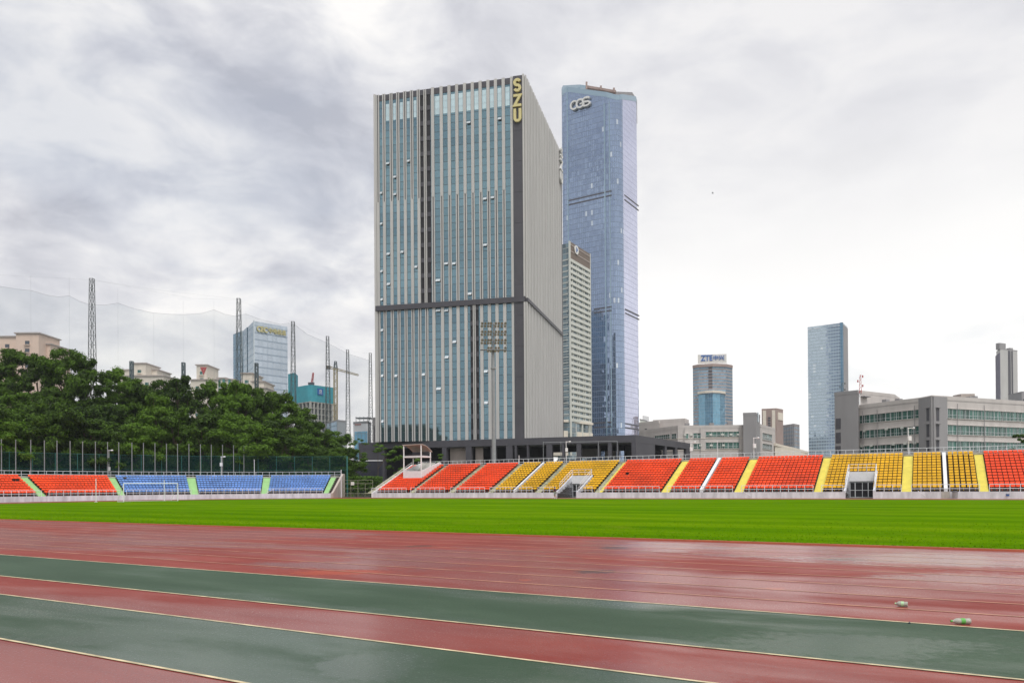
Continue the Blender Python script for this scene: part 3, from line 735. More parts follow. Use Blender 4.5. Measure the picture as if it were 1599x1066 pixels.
sweep(mb, TLINE, [(ob + 2.5, 7.65), (ob + 2.6, 7.65), (ob + 2.6, zr - 1.1), (ob + 2.5, zr - 1.1)], a + 0.2, b - 0.2); mb.build('ceiling_panel', 'dark', bo)

# ---------------------------------------------------------------- SZU tower
def P2(px, Y): return (xat(px, Y), Y)
YB = 205.0; A = P2(589, 215.0); B = P2(822.5, YB); Cc = P2(877.5, 253.0)
D = (A[0] + Cc[0] - B[0], A[1] + Cc[1] - B[1])
ZB, ZT, ZM, ZU = 15.0, at(822, 118, YB).z, 53.7, 84.9
tw = empty('office_tower', ((A[0] + Cc[0]) / 2, 235, ZB), 'tall grey-ribbed office tower with teal glass and gold vertical letters', 'office tower')
mb = MB()
W = Wall(A, B); W2 = Wall(B, Cc)
uu = lambda px: W.u(px, 400)
mb.poly_prism([A, B, Cc, D], ZB, ZT - 0.8, 0, 1)
mb.build('glass_wall', ['szu', 'rooft'], tw)
Cl = [591.3, 601, 612.3, 622.8, 633.7, 644.4, 655]; Cr = [677.2, 690.7, 703, 715, 727.3, 739.5, 751.7, 763.9, 775.7, 787.8, 800.5]
Ul = [uu(x) for x in Cl]; Ur = [uu(x) for x in Cr]
def wide(mb, u, z0, z1, w=1.0):
    w *= 0.86; W.box(mb, u - w / 2, u + w / 2, z0, z1, -0.2, 0.26, 0)
def thin(mb, u, z0, z1):
    for du in (-0.31, 0.31): W.box(mb, u + du - 0.16, u + du + 0.16, z0, z1, -0.2, 0.22, 0)
    W.box(mb, u - 0.15, u + 0.15, z0, z1, -0.1, 0.05, 1)
bt = 1.3
mb = MB()
for u in Ul: thin(mb, u, ZU, ZT); wide(mb, u, ZM + 0.9, ZU, 1.0)
for u in Ur[:-1]: wide(mb, u, ZU, ZT, 1.02); thin(mb, u, ZM + 0.9, ZU)
wide(mb, Ur[-1], ZM + 0.9, ZT, 0.8)
mb.build('upper_piers', ['beige', 'dark'], tw)
mb = MB()
um = uu(666)
slot3 = uu(739.8)
for u in Ul + [um]: thin(mb, u, ZB, ZM - 0.6)
for u in Ur[:-1]:
    if abs(u - slot3) < 0.5: continue
    wide(mb, u, ZB, ZM - 0.6, 1.05)
wide(mb, Ur[-1], ZB, ZM - 0.6, 0.8)
mb.build('lower_piers', ['beige', 'dark'], tw)
# stairwell slots
def slot(u0, u1, z0, z1, name):
    mb = MB(); W.box(mb, u0, u1, z0, z1, -0.3, 0.06, 0); fh = 4.38; z = z1 - 1.4
    while z > z0: W.box(mb, u0 + 0.02, u1 - 0.02, z, min(z1, z + 1.25), 0.0, 0.2, 1); z -= fh
    uc = (u0 + u1) / 2
    for du in (-0.25, 0.25): W.box(mb, uc + du - 0.13, uc + du + 0.13, z0, z1, 0.0, 0.5, 2)
    mb.build(name, ['dark2', 'dark', 'beige2'], tw)
slot(uu(657.5), uu(673.5), ZM + 0.9, ZT - 0.5, 'stairwell_slot')
slot(uu(733.8), uu(747.0), ZB, ZM - 0.6, 'stairwell_slot')
mb = MB(); W.box(mb, 0.0, W.L, ZM - 0.6, ZM + 0.9, -0.2, 0.62); mb.build('floor_band', 'dark', tw)
mb = MB(); W.box(mb, 0, uu(801), ZT - 1.9, ZT - 0.2, -0.3, 0.10); mb.build('roof_band', 'dark', tw)
mb = MB(); W2.box(mb, 0, W2.L, ZM - 0.45, ZM + 0.55, -0.2, 0.75); mb.build('floor_band', 'dark', tw)
mb = MB()
allc = sorted(Ul) ; g = 0.62
for a, b in zip(Ul[1:], Ul[2:]): W.quad(mb, a + g, b - g, ZT - 7.9, ZT - 3.0, 0.03)
mb.build('crown_glazing', 'lglass', tw); mb = MB()
for a, b in zip(Ur, Ur[1:]): W.quad(mb, a + g - 0.08, b - g + 0.08, ZT - 7.9, ZT - 2.6, 0.03)
mb.build('crown_glazing', 'lglass', tw)
ud = uu(803.2)
mb = MB(); z = ZB; fh = (ZM - 0.6 - ZB) / 4
while z < ZT - 1:
    z1 = min(ZT, z + 8.6); W.box(mb, ud, W.L - 0.45, z + 0.06, z1, -0.3, 0.35); z = z1
mb.build('dark_panel', 'dark', tw)
mb = MB(); W.box(mb, ud + 0.1, W.L - 0.5, ZB, ZT - 0.1, -0.3, 0.28); mb.build('panel_joints', 'dark2', tw)
mb = MB(); W.box(mb, W.L - 0.44, W.L + 0.0, ZB, ZT + 0.2, -0.3, 0.55); W.box(mb, -0.3, 0.35, ZB, ZT + 0.1, -0.3, 0.5); mb.build('corner_pier', 'beige2', tw)
# letters S Z U
sg = MB(); lw = (W.L - 0.45 - ud); uc = ud + lw / 2; hw = lw * 0.42
def zpx(py): return W.z(812, py)
s_top, s_bot = zpx(124.5), zpx(145.5)
def letter(name, polys, w, par):
    m_ = MB()
    for p in polys: W.stroke(m_, p, w, 0.36, 0.95)
    return m_.build(name, 'gold', par)
h = s_top - s_bot; cz = (s_top + s_bot) / 2; ww = 0.75; rx = hw - ww / 2; ry = (h / 2 - ww / 2) / 2
S = arc(uc, cz + ry, rx, ry, 20, 270, 16) + arc(uc, cz - ry, rx, ry, 90, -160, 16)[1:]
letter('sign_letter', [S], ww, tw)
t2, b2 = zpx(149), zpx(168.5)
letter('sign_letter', [[(uc - hw, t2 - ww / 2), (uc + hw - 0.3, t2 - ww / 2), (uc - hw + 0.3, b2 + ww / 2), (uc + hw, b2 + ww / 2)]], ww * 0.95, tw)
t3, b3 = zpx(171.5), zpx(192.5)
letter('sign_letter', [[(uc - hw + ww / 2, t3), (uc - hw + ww / 2, b3 + rx + ww / 2)] + arc(uc, b3 + rx + ww / 2, rx, rx, 180, 360, 12)[1:-1] + [(uc + hw - ww / 2, b3 + rx + ww / 2), (uc + hw - ww / 2, t3)]], ww, tw)
# ribbed side
mb = MB(); W2.box(mb, 0.0, W2.L, ZB, ZT - 0.3, -0.2, 0.12); mb.build('side_wall', 'sidegap', tw)
mb = MB(); n = 27
for i in range(n):
    u = 0.1 + (W2.L - 1.0) * i / (n - 1); w = 1.15 if i % 2 else 0.75
    for z0, z1 in ((ZB, ZM - 0.46), (ZM + 0.56, ZT + 0.15)): W2.box(mb, u, u + w, z0, z1, 0.121, 0.5)
mb.build('side_ribs', 'beige2', tw)
mb = MB(); W2.box(mb, W2.L - 0.2, W2.L + 0.35, ZB, ZT - 2, -0.3, 0.62); mb.build('rear_edge', 'dark', tw)
for (ya, yb), ch in (((240, 256), 'S'), ((258, 275), 'Z'), ((277, 294), 'U')):
    zt_, zb_ = W2.z(876, ya), W2.z(876, yb); m_ = MB(); u0 = W2.L - 3.6; hh = zt_ - zb_; w_ = 0.7; c_ = u0 + 1.6
    if ch == 'S': W2.stroke(m_, arc(c_, (zt_ + zb_) / 2 + hh / 4 - .15, 1.3, hh / 4 - .2, 20, 270, 10) + arc(c_, (zt_ + zb_) / 2 - hh / 4 + .15, 1.3, hh / 4 - .2, 90, -160, 10)[1:], w_, 0.63, 1.2)
    if ch == 'Z': W2.stroke(m_, [(u0, zt_ - .35), (u0 + 3.0, zt_ - .35), (u0 + .2, zb_ + .35), (u0 + 3.2, zb_ + .35)], w_, 0.63, 1.2)
    if ch == 'U': W2.stroke(m_, [(u0 + .3, zt_), (u0 + .3, zb_ + 1.5)] + arc(c_, zb_ + 1.6, 1.3, 1.3, 180, 360, 8)[1:-1] + [(u0 + 2.9, zb_ + 1.5), (u0 + 2.9, zt_)], w_, 0.63, 1.2)
    m_.build('sign_letter', 'letterw', tw)
mb = MB()
for f0, f1, hh in ((0.2, 0.34, 3.0), (0.5, 0.7, 2.0)):
    q = W.P(W.L * f0, ZT - 0.8, -14); mb.obox(q, W.d * W.L * (f1 - f0), -W.n * 8, Vector((0, 0, hh)))
mb.build('roof_plant', 'rooft', tw)
OW = [(606, 254), (639, 250), (617, 275), (617, 302), (596, 300), (733, 190), (782, 184), (596, 348), (606, 395), (628, 392), (650, 415), (596, 422), (606, 442), (596, 466), (685, 436), (734, 457), (697, 410), (709, 410), (757, 381), (769, 307), (757, 309),
      (697, 483), (685, 483), (596, 514), (709, 532), (697, 556), (596, 561), (596, 585), (617, 585), (661, 583), (685, 605), (758, 578), (757, 627), (596, 656)]
for px, py in OW:
    # snap to the middle of the bay
    u, z = W.hit(px, py); best = None
    cs = sorted(Ul + [um] + Ur) if z < ZM else sorted(Ul + Ur)
    for a, b in zip(cs, cs[1:]):
        if a < u < b and b - a < 3.2: best = (a, b)
    if not best: continue
    a, b = best; mb = MB(); q = W.P(a + 0.62, z, 0.02); e = W.d * (b - a - 1.24)
    mb.obox(q, e, W.n * 0.55 + Vector((0, 0, -0.75)), Vector((0, 0, 0.08)) + W.n * 0.03)
    mb.build('open_window', 'openwin', tw)

# ---------------------------------------------------------------- dark podium in front of the towers
pa, pb, pc, pz = P2(560, 219.0), P2(993, 192.0), P2(1078, 233.0), 15.0
po = empty('podium', (20, 205, 0), 'low dark grey podium with open bays below the office tower', 'podium building')
WP = Wall(pa, pb); WQ = Wall(pb, pc)
mb = MB(); back = (pc[0] - (pb[0] - pa[0]), pc[1] + 27)
mb.poly_prism([pa, pb, pc, back], pz - 1.9, pz); mb.build('roof_slab', 'dark', po)
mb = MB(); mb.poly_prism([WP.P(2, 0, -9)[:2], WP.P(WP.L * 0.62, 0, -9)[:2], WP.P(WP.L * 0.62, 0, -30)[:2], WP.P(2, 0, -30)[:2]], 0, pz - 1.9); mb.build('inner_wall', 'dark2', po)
mb = MB()
for p0, p1 in ((560, 600), (690, 697), (727, 736), (766, 774), (790, 800), (803.5, 806.5), (822.5, 825), (853, 862), (877.5, 881), (900, 907), (933, 935), (949, 955), (963, 965)): W_u0 = WP.u(p0, 700); WP.box(mb, W_u0, WP.u(p1, 700), 0, pz - 1.9, -1.4, -0.05); mb.build('column', 'dark', po); mb = MB()
WP.box(mb, WP.u(986, 700), WP.L, 0, pz - 1.9, -1.4, -0.05)
mb.build('column', 'dark', po)
mb = MB()
for p0, p1 in ((697, 727), (737, 749)): mb = MB(); WP.box(mb, WP.u(p0, 700), WP.u(p1, 700), 0, pz - 1.95, -3.0, -2.6); mb.build('stone_panel', 'pinkc', po)
mb = MB(); WQ.box(mb, 0, WQ.u(1023, 700), 0, pz - 1.9, -0.9, -0.05); mb.build('side_wall', 'dark', po)
for p0, p1 in ((1039, 1041.5), (1055, 1058), (1072, 1078)): mb = MB(); WQ.box(mb, WQ.u(p0, 700), WQ.u(p1, 700), 0, pz - 1.9, -0.9, -0.05); mb.build('column', 'dark', po)
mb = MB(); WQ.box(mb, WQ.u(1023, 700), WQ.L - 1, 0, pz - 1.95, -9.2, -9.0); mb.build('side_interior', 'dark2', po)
mb = MB()
for p0, p1, z0, z1 in ((803, 853, 9.4, 10.0), (862, 900, 8.4, 9.0), (907, 933, 8.6, 9.2), (881, 951, 5.2, 6.0)): WP.box(mb, WP.u(p0, 700), WP.u(p1, 700), z0, z1, -5.2, -4.6)
mb.build('beam', 'dark', po)
mb = MB()
WP.box(mb, WP.u(866, 700), WP.u(906, 700), 10.3, 13.0, -26, -25.5); WP.box(mb, WP.u(912, 700), WP.u(932, 700), 9.8, 12.2, -27, -26.5); mb.build('rear_panel', 'taupe', po)

# thin pipe frame between stand and podium
fr = MB(); Y = 150.0
for px in (848.5, 876, 935, 964): fr.tube((xat(px, Y), Y, 0), (xat(px, Y), Y, at(px, 689, Y).z), 0.05)
fr.tube(at(848.5, 690.5, Y), at(964, 688.5, Y), 0.05)
tag(fr.build('pipe_frame', 'steel'), 'thin grey pipe frame behind the yellow seats in front of the podium', 'pipe frame')

# ---------------------------------------------------------------- blue glass skyscraper
def rounded(pts, rad, n=6):
    out = []; k = len(pts)
    for i in range(k):
        p = Vector(pts[i]); a = (Vector(pts[i - 1]) - p).normalized(); b = (Vector(pts[(i + 1) % k]) - p).normalized(); r = rad[i]
        if r <= 0: out.append(tuple(p)); continue
        for j in range(n + 1):
            f = j / n; q0 = p + a * r; q1 = p + b * r; out.append(tuple((1 - f) ** 2 * q0 + 2 * f * (1 - f) * p + f * f * q1))
    return out
ca, cb, cd = P2(877, 607.0), P2(969, 580.0), P2(1001, 614.0)
ce = (ca[0] + cd[0] - cb[0], ca[1] + cd[1] - cb[1])
zca, zcb, zcd = at(877, 131, 607).z, at(969, 147, 580).z, at(1000, 148, 614).z
zce = zca + zcd - zcb
v1 = Vector((cb[0] - ca[0], cb[1] - ca[1], zcb - zca)); v2 = Vector((cd[0] - cb[0], cd[1] - cb[1], zcd - zcb)); nn = v1.cross(v2)
topz = lambda x, y: zca - (nn.x * (x - ca[0]) + nn.y * (y - ca[1])) / nn.z
sk = empty('skyscraper', (60, 600, 0), 'tall blue glass skyscraper with rounded corners and pale joined letters', 'skyscraper')
fp = rounded([ca, cb, cd, ce], [7, 9, 5, 5], 6)
mb = MB()
WA, WBb = Wall(ca, cb), Wall(cb, cd)
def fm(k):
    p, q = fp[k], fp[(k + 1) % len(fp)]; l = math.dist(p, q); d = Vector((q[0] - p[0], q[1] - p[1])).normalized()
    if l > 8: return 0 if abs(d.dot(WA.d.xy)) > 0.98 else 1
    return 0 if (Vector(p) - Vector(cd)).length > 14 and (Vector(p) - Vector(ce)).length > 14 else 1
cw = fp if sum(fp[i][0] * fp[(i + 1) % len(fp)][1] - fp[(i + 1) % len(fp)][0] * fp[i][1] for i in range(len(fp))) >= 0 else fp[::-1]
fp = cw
top0 = topz
def topz(x, y):
    z = top0(x, y); v = Vector((x, y))
    for c, rr_, k in ((ca, 9.0, 9.0), (cd, 7.0, 8.0), (cb, 9.0, 1.5)):
        d = (v - Vector(c)).length
        if d < rr_: z -= k * (1 - d / rr_) ** 1.3
    return z
zj = lambda x, y: topz(x, y) - 3.0
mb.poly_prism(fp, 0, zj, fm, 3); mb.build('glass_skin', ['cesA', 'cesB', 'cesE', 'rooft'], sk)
# parapet ring
mb = MB(); n = len(fp); cxy = Vector((sum(p[0] for p in fp) / n, sum(p[1] for p in fp) / n))
for i in range(n):
    p, q = Vector(fp[i]), Vector(fp[(i + 1) % n]); pi, qi = p + (cxy - p) * 0.012, q + (cxy - q) * 0.012; po_, qo = p + (p - cxy) * 0.004, q + (q - cxy) * 0.004
    zp, zq = topz(*p), topz(*q)
    mb.quad([(*po_, zp - 4.2), (*qo, zq - 4.2), (*qo, zq), (*po_, zp)]); mb.quad([(*po_, zp), (*qo, zq), (*qi, zq), (*pi, zp)]); mb.quad([(*qi, zq - 4.2), (*pi, zp - 4.2), (*pi, zp), (*qi, zq)])
mb.build('parapet', 'cesE', sk)
mb = MB()
WA.box(mb, WA.L - 12.0, WA.L - 11.0, 20, zcb - 4, -0.1, 0.4); WA.box(mb, WA.L - 7.8, WA.L - 6.9, 20, zcb - 4, -0.9, 0.1); WA.box(mb, 7.3, 8.2, 20, zca - 5, -0.1, 0.4)
mb.build('edge_fin', 'cesE', sk)
mb = MB()
for (x0, y0, x1, y1) in ((888, 312, 955, 299.5), (888, 318.5, 955, 306.5), (928, 482.5, 955, 479), (928, 488, 955, 485), (928, 660, 955, 659), (928, 667, 955, 666)):
    a = WA.u(x0, y0); b = WA.u(x1, y1); za, zb = WA.z(x0, y0), WA.z(x1, y1); z = (za + zb) / 2; WA.box(mb, a, b, z - 0.5, z + 0.5, -0.1, 0.2)
for (x0, y0, x1, y1) in ((974, 303, 999, 324), (974, 310, 999, 331), (975, 481, 1000, 495), (975, 487, 1000, 501), (975, 659, 1001, 667), (975, 666, 1001, 672)):
    a = WBb.u(x0, y0); b = WBb.u(x1, y1); z = (WBb.z(x0, y0) + WBb.z(x1, y1)) / 2; WBb.box(mb, a + 1.5, b - 2.5, z - 0.5, z + 0.5, -0.1, 0.2)
mb.build('louvre', 'dark', sk)
# C C S letters, joined into one mark
lz = WA.z(908, 163); u0 = WA.u(891.5, 165); u1 = WA.u(923.5, 160); LW = u1 - u0; r = LW * 0.175; sw = LW * 0.07
mb = MB()
c1, c2, c3 = u0 + r + sw / 2, u0 + LW * 0.5, u1 - r - sw / 2
WA.stroke(mb, arc(c1, lz, r, r, 50, 310, 18), sw, 0.3, 2.2)
mb.build('sign_letter', 'letterw', sk)
mb = MB(); WA.stroke(mb, arc(c2, lz, r, r, 50, 350, 20), sw, 0.301, 2.201); WA.stroke(mb, [(c2 - r * 0.1, lz - r * 0.12), (c2 + r + 0.5, lz - r * 0.12)], sw * 0.8, 0.302, 2.202); mb.build('sign_letter', 'letterw', sk)
mb = MB(); rs = r / 2 + 0.05
WA.stroke(mb, arc(c3, lz + rs, r * 1.0, rs * 1.0, 20, 270, 14) + arc(c3, lz - rs, r * 1.0, rs * 1.0, 90, -160, 14)[1:], sw, 0.303, 2.203); mb.build('sign_letter', 'letterw', sk)
# roof screen and maintenance crane
mb = MB()
q0, q1 = at(915, 133, 612), at(962, 141, 600)
mb.obox(Vector((q0.x, q0.y, q0.z - 2)), Vector((q1.x - q0.x, q1.y - q0.y, q1.z - q0.z)), Vector((0, 3, 0)), Vector((0, 0, 1.9)))
for f in (0.02, 0.5, 0.93):
    q = q0.lerp(q1, f); mb.box((q.x, q.y, q.z - 0.6), (1.4, 2.0, 6.0 if f < .1 else 3.6))
mb.build('roof_crane', 'brownt', sk)
mb = MB()
e0, e1 = Vector(ca).lerp(Vector(ce), 0.5), Vector(cb).lerp(Vector(cd), 0.7)
z0_, z1_ = at(895, 131, 620).z - 3, at(985, 145.5, 605).z
mb.obox((e0.x, e0.y, z0_ - 20), (e1.x - e0.x, e1.y - e0.y, z1_ - z0_), (6, 12, 0), (0, 0, 20)); mb.build('roof_screen', 'greyblk', sk)

# ---------------------------------------------------------------- white apartment tower with brown crown
Yk = 440.0
xa, xb, xc = P2(871, 446.0), P2(890.3, Yk), P2(922.5, 465.0)
xd = (xa[0] + xc[0] - xb[0], xa[1] + xc[1] - xb[1])
zt = at(890.3, 376.5, Yk).z; zc = at(890.3, 405, Yk).z; zbb = at(890.3, 655, Yk).z
ap = empty('apartment_tower', (40, 450, 0), 'slim white banded apartment tower with brown louvred crown and round emblem', 'apartment tower')
WL, WR = Wall(xa, xb), Wall(xb, xc)
mb = MB(); mb.poly_prism([xa, xb, xc, xd], 0, zt - 1, 0, 1); mb.build('wall', [glassmat('apartment_glass', (0.12, 0.18, 0.21), 2.4, 3.35, 0.2, (0.25, 0.28, 0.28), var=0.4, metal=0.3, hl=0.6), 'rooft'], ap)
nf = 28; fh = (zc - zbb) / nf
mb = MB()
for i in range(nf + 1):
    z = zbb + fh * i
    WR.box(mb, 0.3, WR.L - 0.3, z - 0.95, z + 0.85, 0.02, 0.9, 0)
    for f in (0.13, 0.33, 0.42, 0.62, 0.7, 0.9):
        WR.box(mb, WR.L * f, WR.L * f + 0.8, z + 0.85, z + fh - 0.95, -0.1, 0.5, 0)
    WL.box(mb, 0, WL.L - 0.7, z - 0.25, z + 0.2, 0.0, 0.25, 0)
for u in (0.0, WR.L - 0.7): WR.box(mb, u, u + 0.7, 20, zt, 0.0, 1.0)
mb.build('balcony_band', 'apt', ap)
mb = MB(); WR.box(mb, 0.71, WR.L - 0.71, zc, zt - 0.2, 0.0, 0.8); mb.build('crown', 'crown', ap)
mb = MB()
for f in (0.45, 0.8): WR.box(mb, 0.8, WR.L - 0.8, zc + (zt - zc) * f, zc + (zt - zc) * f + 0.5, 0.8, 1.0)
mb.build('crown_rail', 'pinkc', ap)
mb = MB(); eu, ez = WR.hit(897.3, 391); rr = 2.7; p = [WR.P(eu + rr * math.cos(R(a)), ez + rr * math.sin(R(a)), 1.5) for a in range(0, 360, 20)]; pk = [WR.P(eu + rr * math.cos(R(a)), ez + rr * math.sin(R(a)), 1.0) for a in range(0, 360, 20)]
mb.quad(p[::-1]); 
for i in range(18): mb.quad([pk[i], p[i], p[(i + 1) % 18], pk[(i + 1) % 18]])
mb.build('emblem', 'letterw', ap)
mb = MB(); WR.stroke(mb, [(eu - 0.5, ez - 1.2), (eu + 0.9, ez + 0.1), (eu - 0.5, ez + 1.2)], 0.5, 1.5, 1.7, closed=True); mb.build('emblem_mark', 'signblue', ap)
mb = MB(); q = Wall(P2(878, 436), P2(926, 462))
q.box(mb, 0, q.L, 20, at(890, 672, 438).z, -20, 0); q.box(mb, 0, q.L, zbb - 1.5, zbb - 0.2, -12, 0.5); mb.build('podium', 'cream', ap)
mb = MB()
for f in (0.2, 0.42, 0.64, 0.88): q.box(mb, q.L * f, q.L * f + 1.0, 20, zbb - 1.4, -0.8, 0.2)
mb.build('column', 'apt', ap)
mb = MB(); q.box(mb, q.L * 0.1, q.L * 0.32, 22, 31, 0.0, 0.1); q.box(mb, q.L * 0.45, q.L * 0.95, 26, 30, 0.0, 0.1); mb.build('window', 'dark2', ap)

# ---------------------------------------------------------------- generic blocks
def block(name, label, cat, corners, ztop, wallm, roofm='rooft', z0=0.0, parapet=0.6, group=None):
    """corners: list of (px, Y) seen from the camera, left to right; the back is closed automatically"""
    pts = [P2(*c) for c in corners]
    if len(pts) == 2: pts += [(pts[1][0] + 4, pts[1][1] + 22), (pts[0][0] + 4, pts[0][1] + 22)]
    elif len(pts) == 3: pts += [(pts[0][0] + pts[2][0] - pts[1][0], pts[0][1] + pts[2][1] - pts[1][1])]
    root = empty(name, (pts[0][0], pts[0][1], 0), label, cat, group)
    mb = MB(); mb.poly_prism(pts, z0, ztop, 0, 1); mb.build('wall', [wallm, roofm], root)
    if parapet:
        mb = MB(); n = len(pts); c = Vector((sum(p[0] for p in pts) / n, sum(p[1] for p in pts) / n))
        for i in range(n):
            p, q = Vector(pts[i]), Vector(pts[(i + 1) % n]); d = (q - p).normalized(); nrm = Vector((d.y, -d.x)); 
            if nrm.dot(p - c) < 0: nrm = -nrm
            mb.obox((*(p + nrm * 0.05), ztop - 0.35), (*(q - p), 0), (*(-nrm * 0.4), 0), (0, 0, parapet + 0.35))
        mb.build('parapet', wallm if isinstance(wallm, str) and wallm in ('greyblk', 'taupe', 'cream', 'pink', 'brownt') else 'greyblk', root)
    return root, [Wall(pts[i], pts[i + 1]) for i in range(len(corners) - 1)]
def ribbon(root, W_, u0, u1, z0, z1, glass='ribbon', bars=1.6, frame='rail'):
    mb = MB(); W_.quad(mb, u0, u1, z0, z1, 0.02, 0)
    n = max(1, int((u1 - u0) / bars))
    for i in range(n + 1):
        u = u0 + (u1 - u0) * i / n; W_.box(mb, u - 0.04, u + 0.04, z0, z1, 0.02, 0.10, 1)
    W_.box(mb, u0, u1, z1 - 0.02, z1 + 0.12, 0.0, 0.30, 2); W_.box(mb, u0, u1, z0 - 0.15, z0, 0.0, 0.22, 2)
    W_.box(mb, u0, u1, z0 + (z1 - z0) * 0.33, z0 + (z1 - z0) * 0.33 + 0.06, 0.02, 0.09, 1)
    return mb.build('window', [glass, frame, 'taupe'], root)
def win(root, W_, px0, py0, px1, py1, glass='ribbon', bars=1.6):
    """ribbon window between two pixels (top-left, bottom-right) kept level"""
    u0, z1 = W_.hit(px0, py0); u1 = W_.u(px1, py0); z0 = W_.z(px0, py1)
    return ribbon(root, W_, min(u0, u1), max(u0, u1), z0, z1, glass, bars)

# right-hand office block, three visible storeys
ztp = at(1457, 620.5, 184).z
rb, wl = block('office_block', 'long taupe office block with green ribbon windows behind the right stand', 'office block', [(1341, 206), (1437, 189), (1457, 184), (1478, 186), (1640, 203)], ztp, 'taupe')
bpts = None
w0, w1, w2, w3 = wl
for (y0, y1) in ((649, 661), (672.5, 684.5), (696.5, 707)): win(rb, w0, 1342.5, y0, 1435.5, y1)
for (y0, y1) in ((637.8, 652.5), (663, 677.8), (688, 702)): win(rb, w3, 1479.5, y0, 1636, y1)
mb = MB(); w1.box(mb, 0, w1.L, 0, ztp + 0.3, 0.0, 0.35); w2.box(mb, 0, w2.L, 0, ztp + 0.3, 0.0, 0.35); mb.build('corner_bay', 'greyblk', rb)
mb = MB()
for y in (637, 662, 687):
    for px in (1451, 1462):
        W_ = w1 if px < 1457 else w2; u, z = W_.hit(px, y); W_.box(mb, u - 0.5, u + 0.5, z - 3.2, z, 0.35, 0.42, 0); W_.box(mb, u - 0.7, u + 0.7, z, z + 0.15, 0.35, 0.9, 1)
mb.build('slot_window', ['dark', 'greyblk'], rb)
mb = MB()
for W_, L0, L1 in ((w0, 0.0, w0.L), (w3, 0, w3.L)):
    for k in range(4): W_.box(mb, L0, L1, ztp - 1.5 - k * 4.05 + 0.9, ztp - 1.5 - k * 4.05 + 0.96, 0.0, 0.05)
mb.build('facade_joint', 'greyblk', rb)
sb, swl = block('stair_block', 'plain grey stair block with slit windows left of the long office block', 'stair block', [(1304, 208), (1341, 203), (1343, 212)], at(1341, 612, 203).z, 'greyblk')
mb = MB()
for y in (653, 675, 696):
    u, z = swl[0].hit(1309, y); swl[0].box(mb, u - 0.7, u + 0.7, z - 3, z, 0.0, 0.08)
mb.build('slit_window', 'dark', sb)
ph, pwl = block('roof_pavilion', 'taupe roof pavilion on top of the long office block', 'roof pavilion', [(1344, 214), (1398, 224), (1404, 232)], at(1344, 612.5, 214).z, 'taupe', z0=ztp - 1)
mb = MB(); pwl[0].box(mb, 0.3, 3.4, at(1344, 618, 214).z - 0.3, at(1344, 618, 214).z, 0, 1.2); mb.build('canopy', 'greyblk', ph)
def aerial(px, pyt, pyb, Y, m, label):
    mb = MB(); b = at(px, pyb, Y); t = at(px, pyt, Y); h = t.z - b.z
    for dx in (-0.35, 0.35): mb.tube(b + Vector((dx, 0, 0)), t + Vector((dx * .3, 0, 0)), 0.06, n=4)
    for k in range(5):
        f = k / 5; mb.tube(b + Vector((-.35, 0, h * f)), b + Vector((.3, 0, h * (f + .2))), 0.05, n=4)
    for f, s in ((0.35, 1), (0.6, -1), (0.85, 1)): mb.tube(b + Vector((s * .7, 0, h * f)), b + Vector((s * .7, 0, h * (f + .12))), 0.18, n=6)
    return tag(mb.build('antenna', m), label, 'antenna')
aerial(1343.5, 585, 614, 213, 'rcrane', 'red and white lattice antenna on the stair block roof')
aerial(1315.5, 597, 616, 209, 'lattice', 'small dark antenna at the left of the stair block roof')

# middle office block
zm = at(1130, 662.5, 240).z
mbk, mw = block('campus_block', 'taupe office block with green windows and a central grey stair tower', 'office block', [(998, 262), (1059, 241), (1161, 240)], at(1059, 667, 241).z, 'taupe')
for y0, y1 in ((674, 681.5), (690.5, 700)): win(mbk, mw[1], 1102, y0, 1154, y1)
for y0, y1 in ((676, 683.5), (692.5, 700.5)):
    win(mbk, mw[1], 1082.5, y0, 1094.5, y1, bars=1.0)
win(mbk, mw[1], 1070, 677, 1075, 684, bars=0.8); win(mbk, mw[0], 1022.5, 680.5, 1046, 686.5, bars=1.2); win(mbk, mw[0], 1049, 677.5, 1056.5, 685, bars=1.0)
mb = MB()
for W_ in mw: 
    for z in (zm - 4.5, zm - 8.4): W_.box(mb, 0, W_.L, z, z + 0.12, 0, 0.12)
mb.build('ledge', 'cream', mbk)
st, sw_ = block('stair_tower', 'grey windowless stair tower rising from the middle of the taupe office block', 'stair tower', [(1161, 238), (1181, 237), (1187.5, 246)], at(1181, 646.5, 237).z, 'greyblk')
mb = MB(); u, z = sw_[1].hit(1183.5, 651); sw_[1].box(mb, u - 0.9, u + 0.9, z - 1.6, z + 1.6, 0.0, 0.15); mb.build('plaque', 'cesE', st)
rw, rww = block('campus_wing', 'short taupe wing with green windows right of the grey stair tower', 'office block', [(1187, 246), (1211, 264)], at(1190, 664.5, 246).z, 'taupe')
for y0, y1 in ((675.5, 685.5), (692, 700)): win(rw, rww[0], 1190.5, y0, 1205, y1, bars=1.2)
lp, _ = block('roof_house', 'small taupe roof house at the left end of the middle office block', 'roof house', [(1020, 268), (1070, 262), (1076, 268)], at(1070, 655.5, 262).z, 'taupe', z0=15)
mb = MB(); _[0].box(mb, _[0].L * .2, _[0].L * .32, 21.0, 22.6, 0, 0.1); _[0].box(mb, _[0].L * .6, _[0].L * .8, 21.6, 23, 0, 0.1); mb.build('window', 'dark', lp)
lp, _ = block('low_block', 'low pale building at the far left behind the dark podium corner', 'low building', [(998, 270), (1030, 262)], at(1010, 660.5, 266).z, 'taupe')
mb = MB(); _[0].box(mb, _[0].L * .3, _[0].L * .4, 21.0, 22.4, 0, 0.1); mb.build('window', 'dark', lp)
lp, _ = block('low_hall', 'low pale hall roof left of the tall glass tower', 'low building', [(1210, 262), (1240, 300), (1262, 330)], at(1225, 697, 275).z, 'cream')
mb = MB(); _[0].box(mb, 3, _[0].L - 3, 8, 9.5, 0, 0.1); mb.build('window', 'dark', lp)
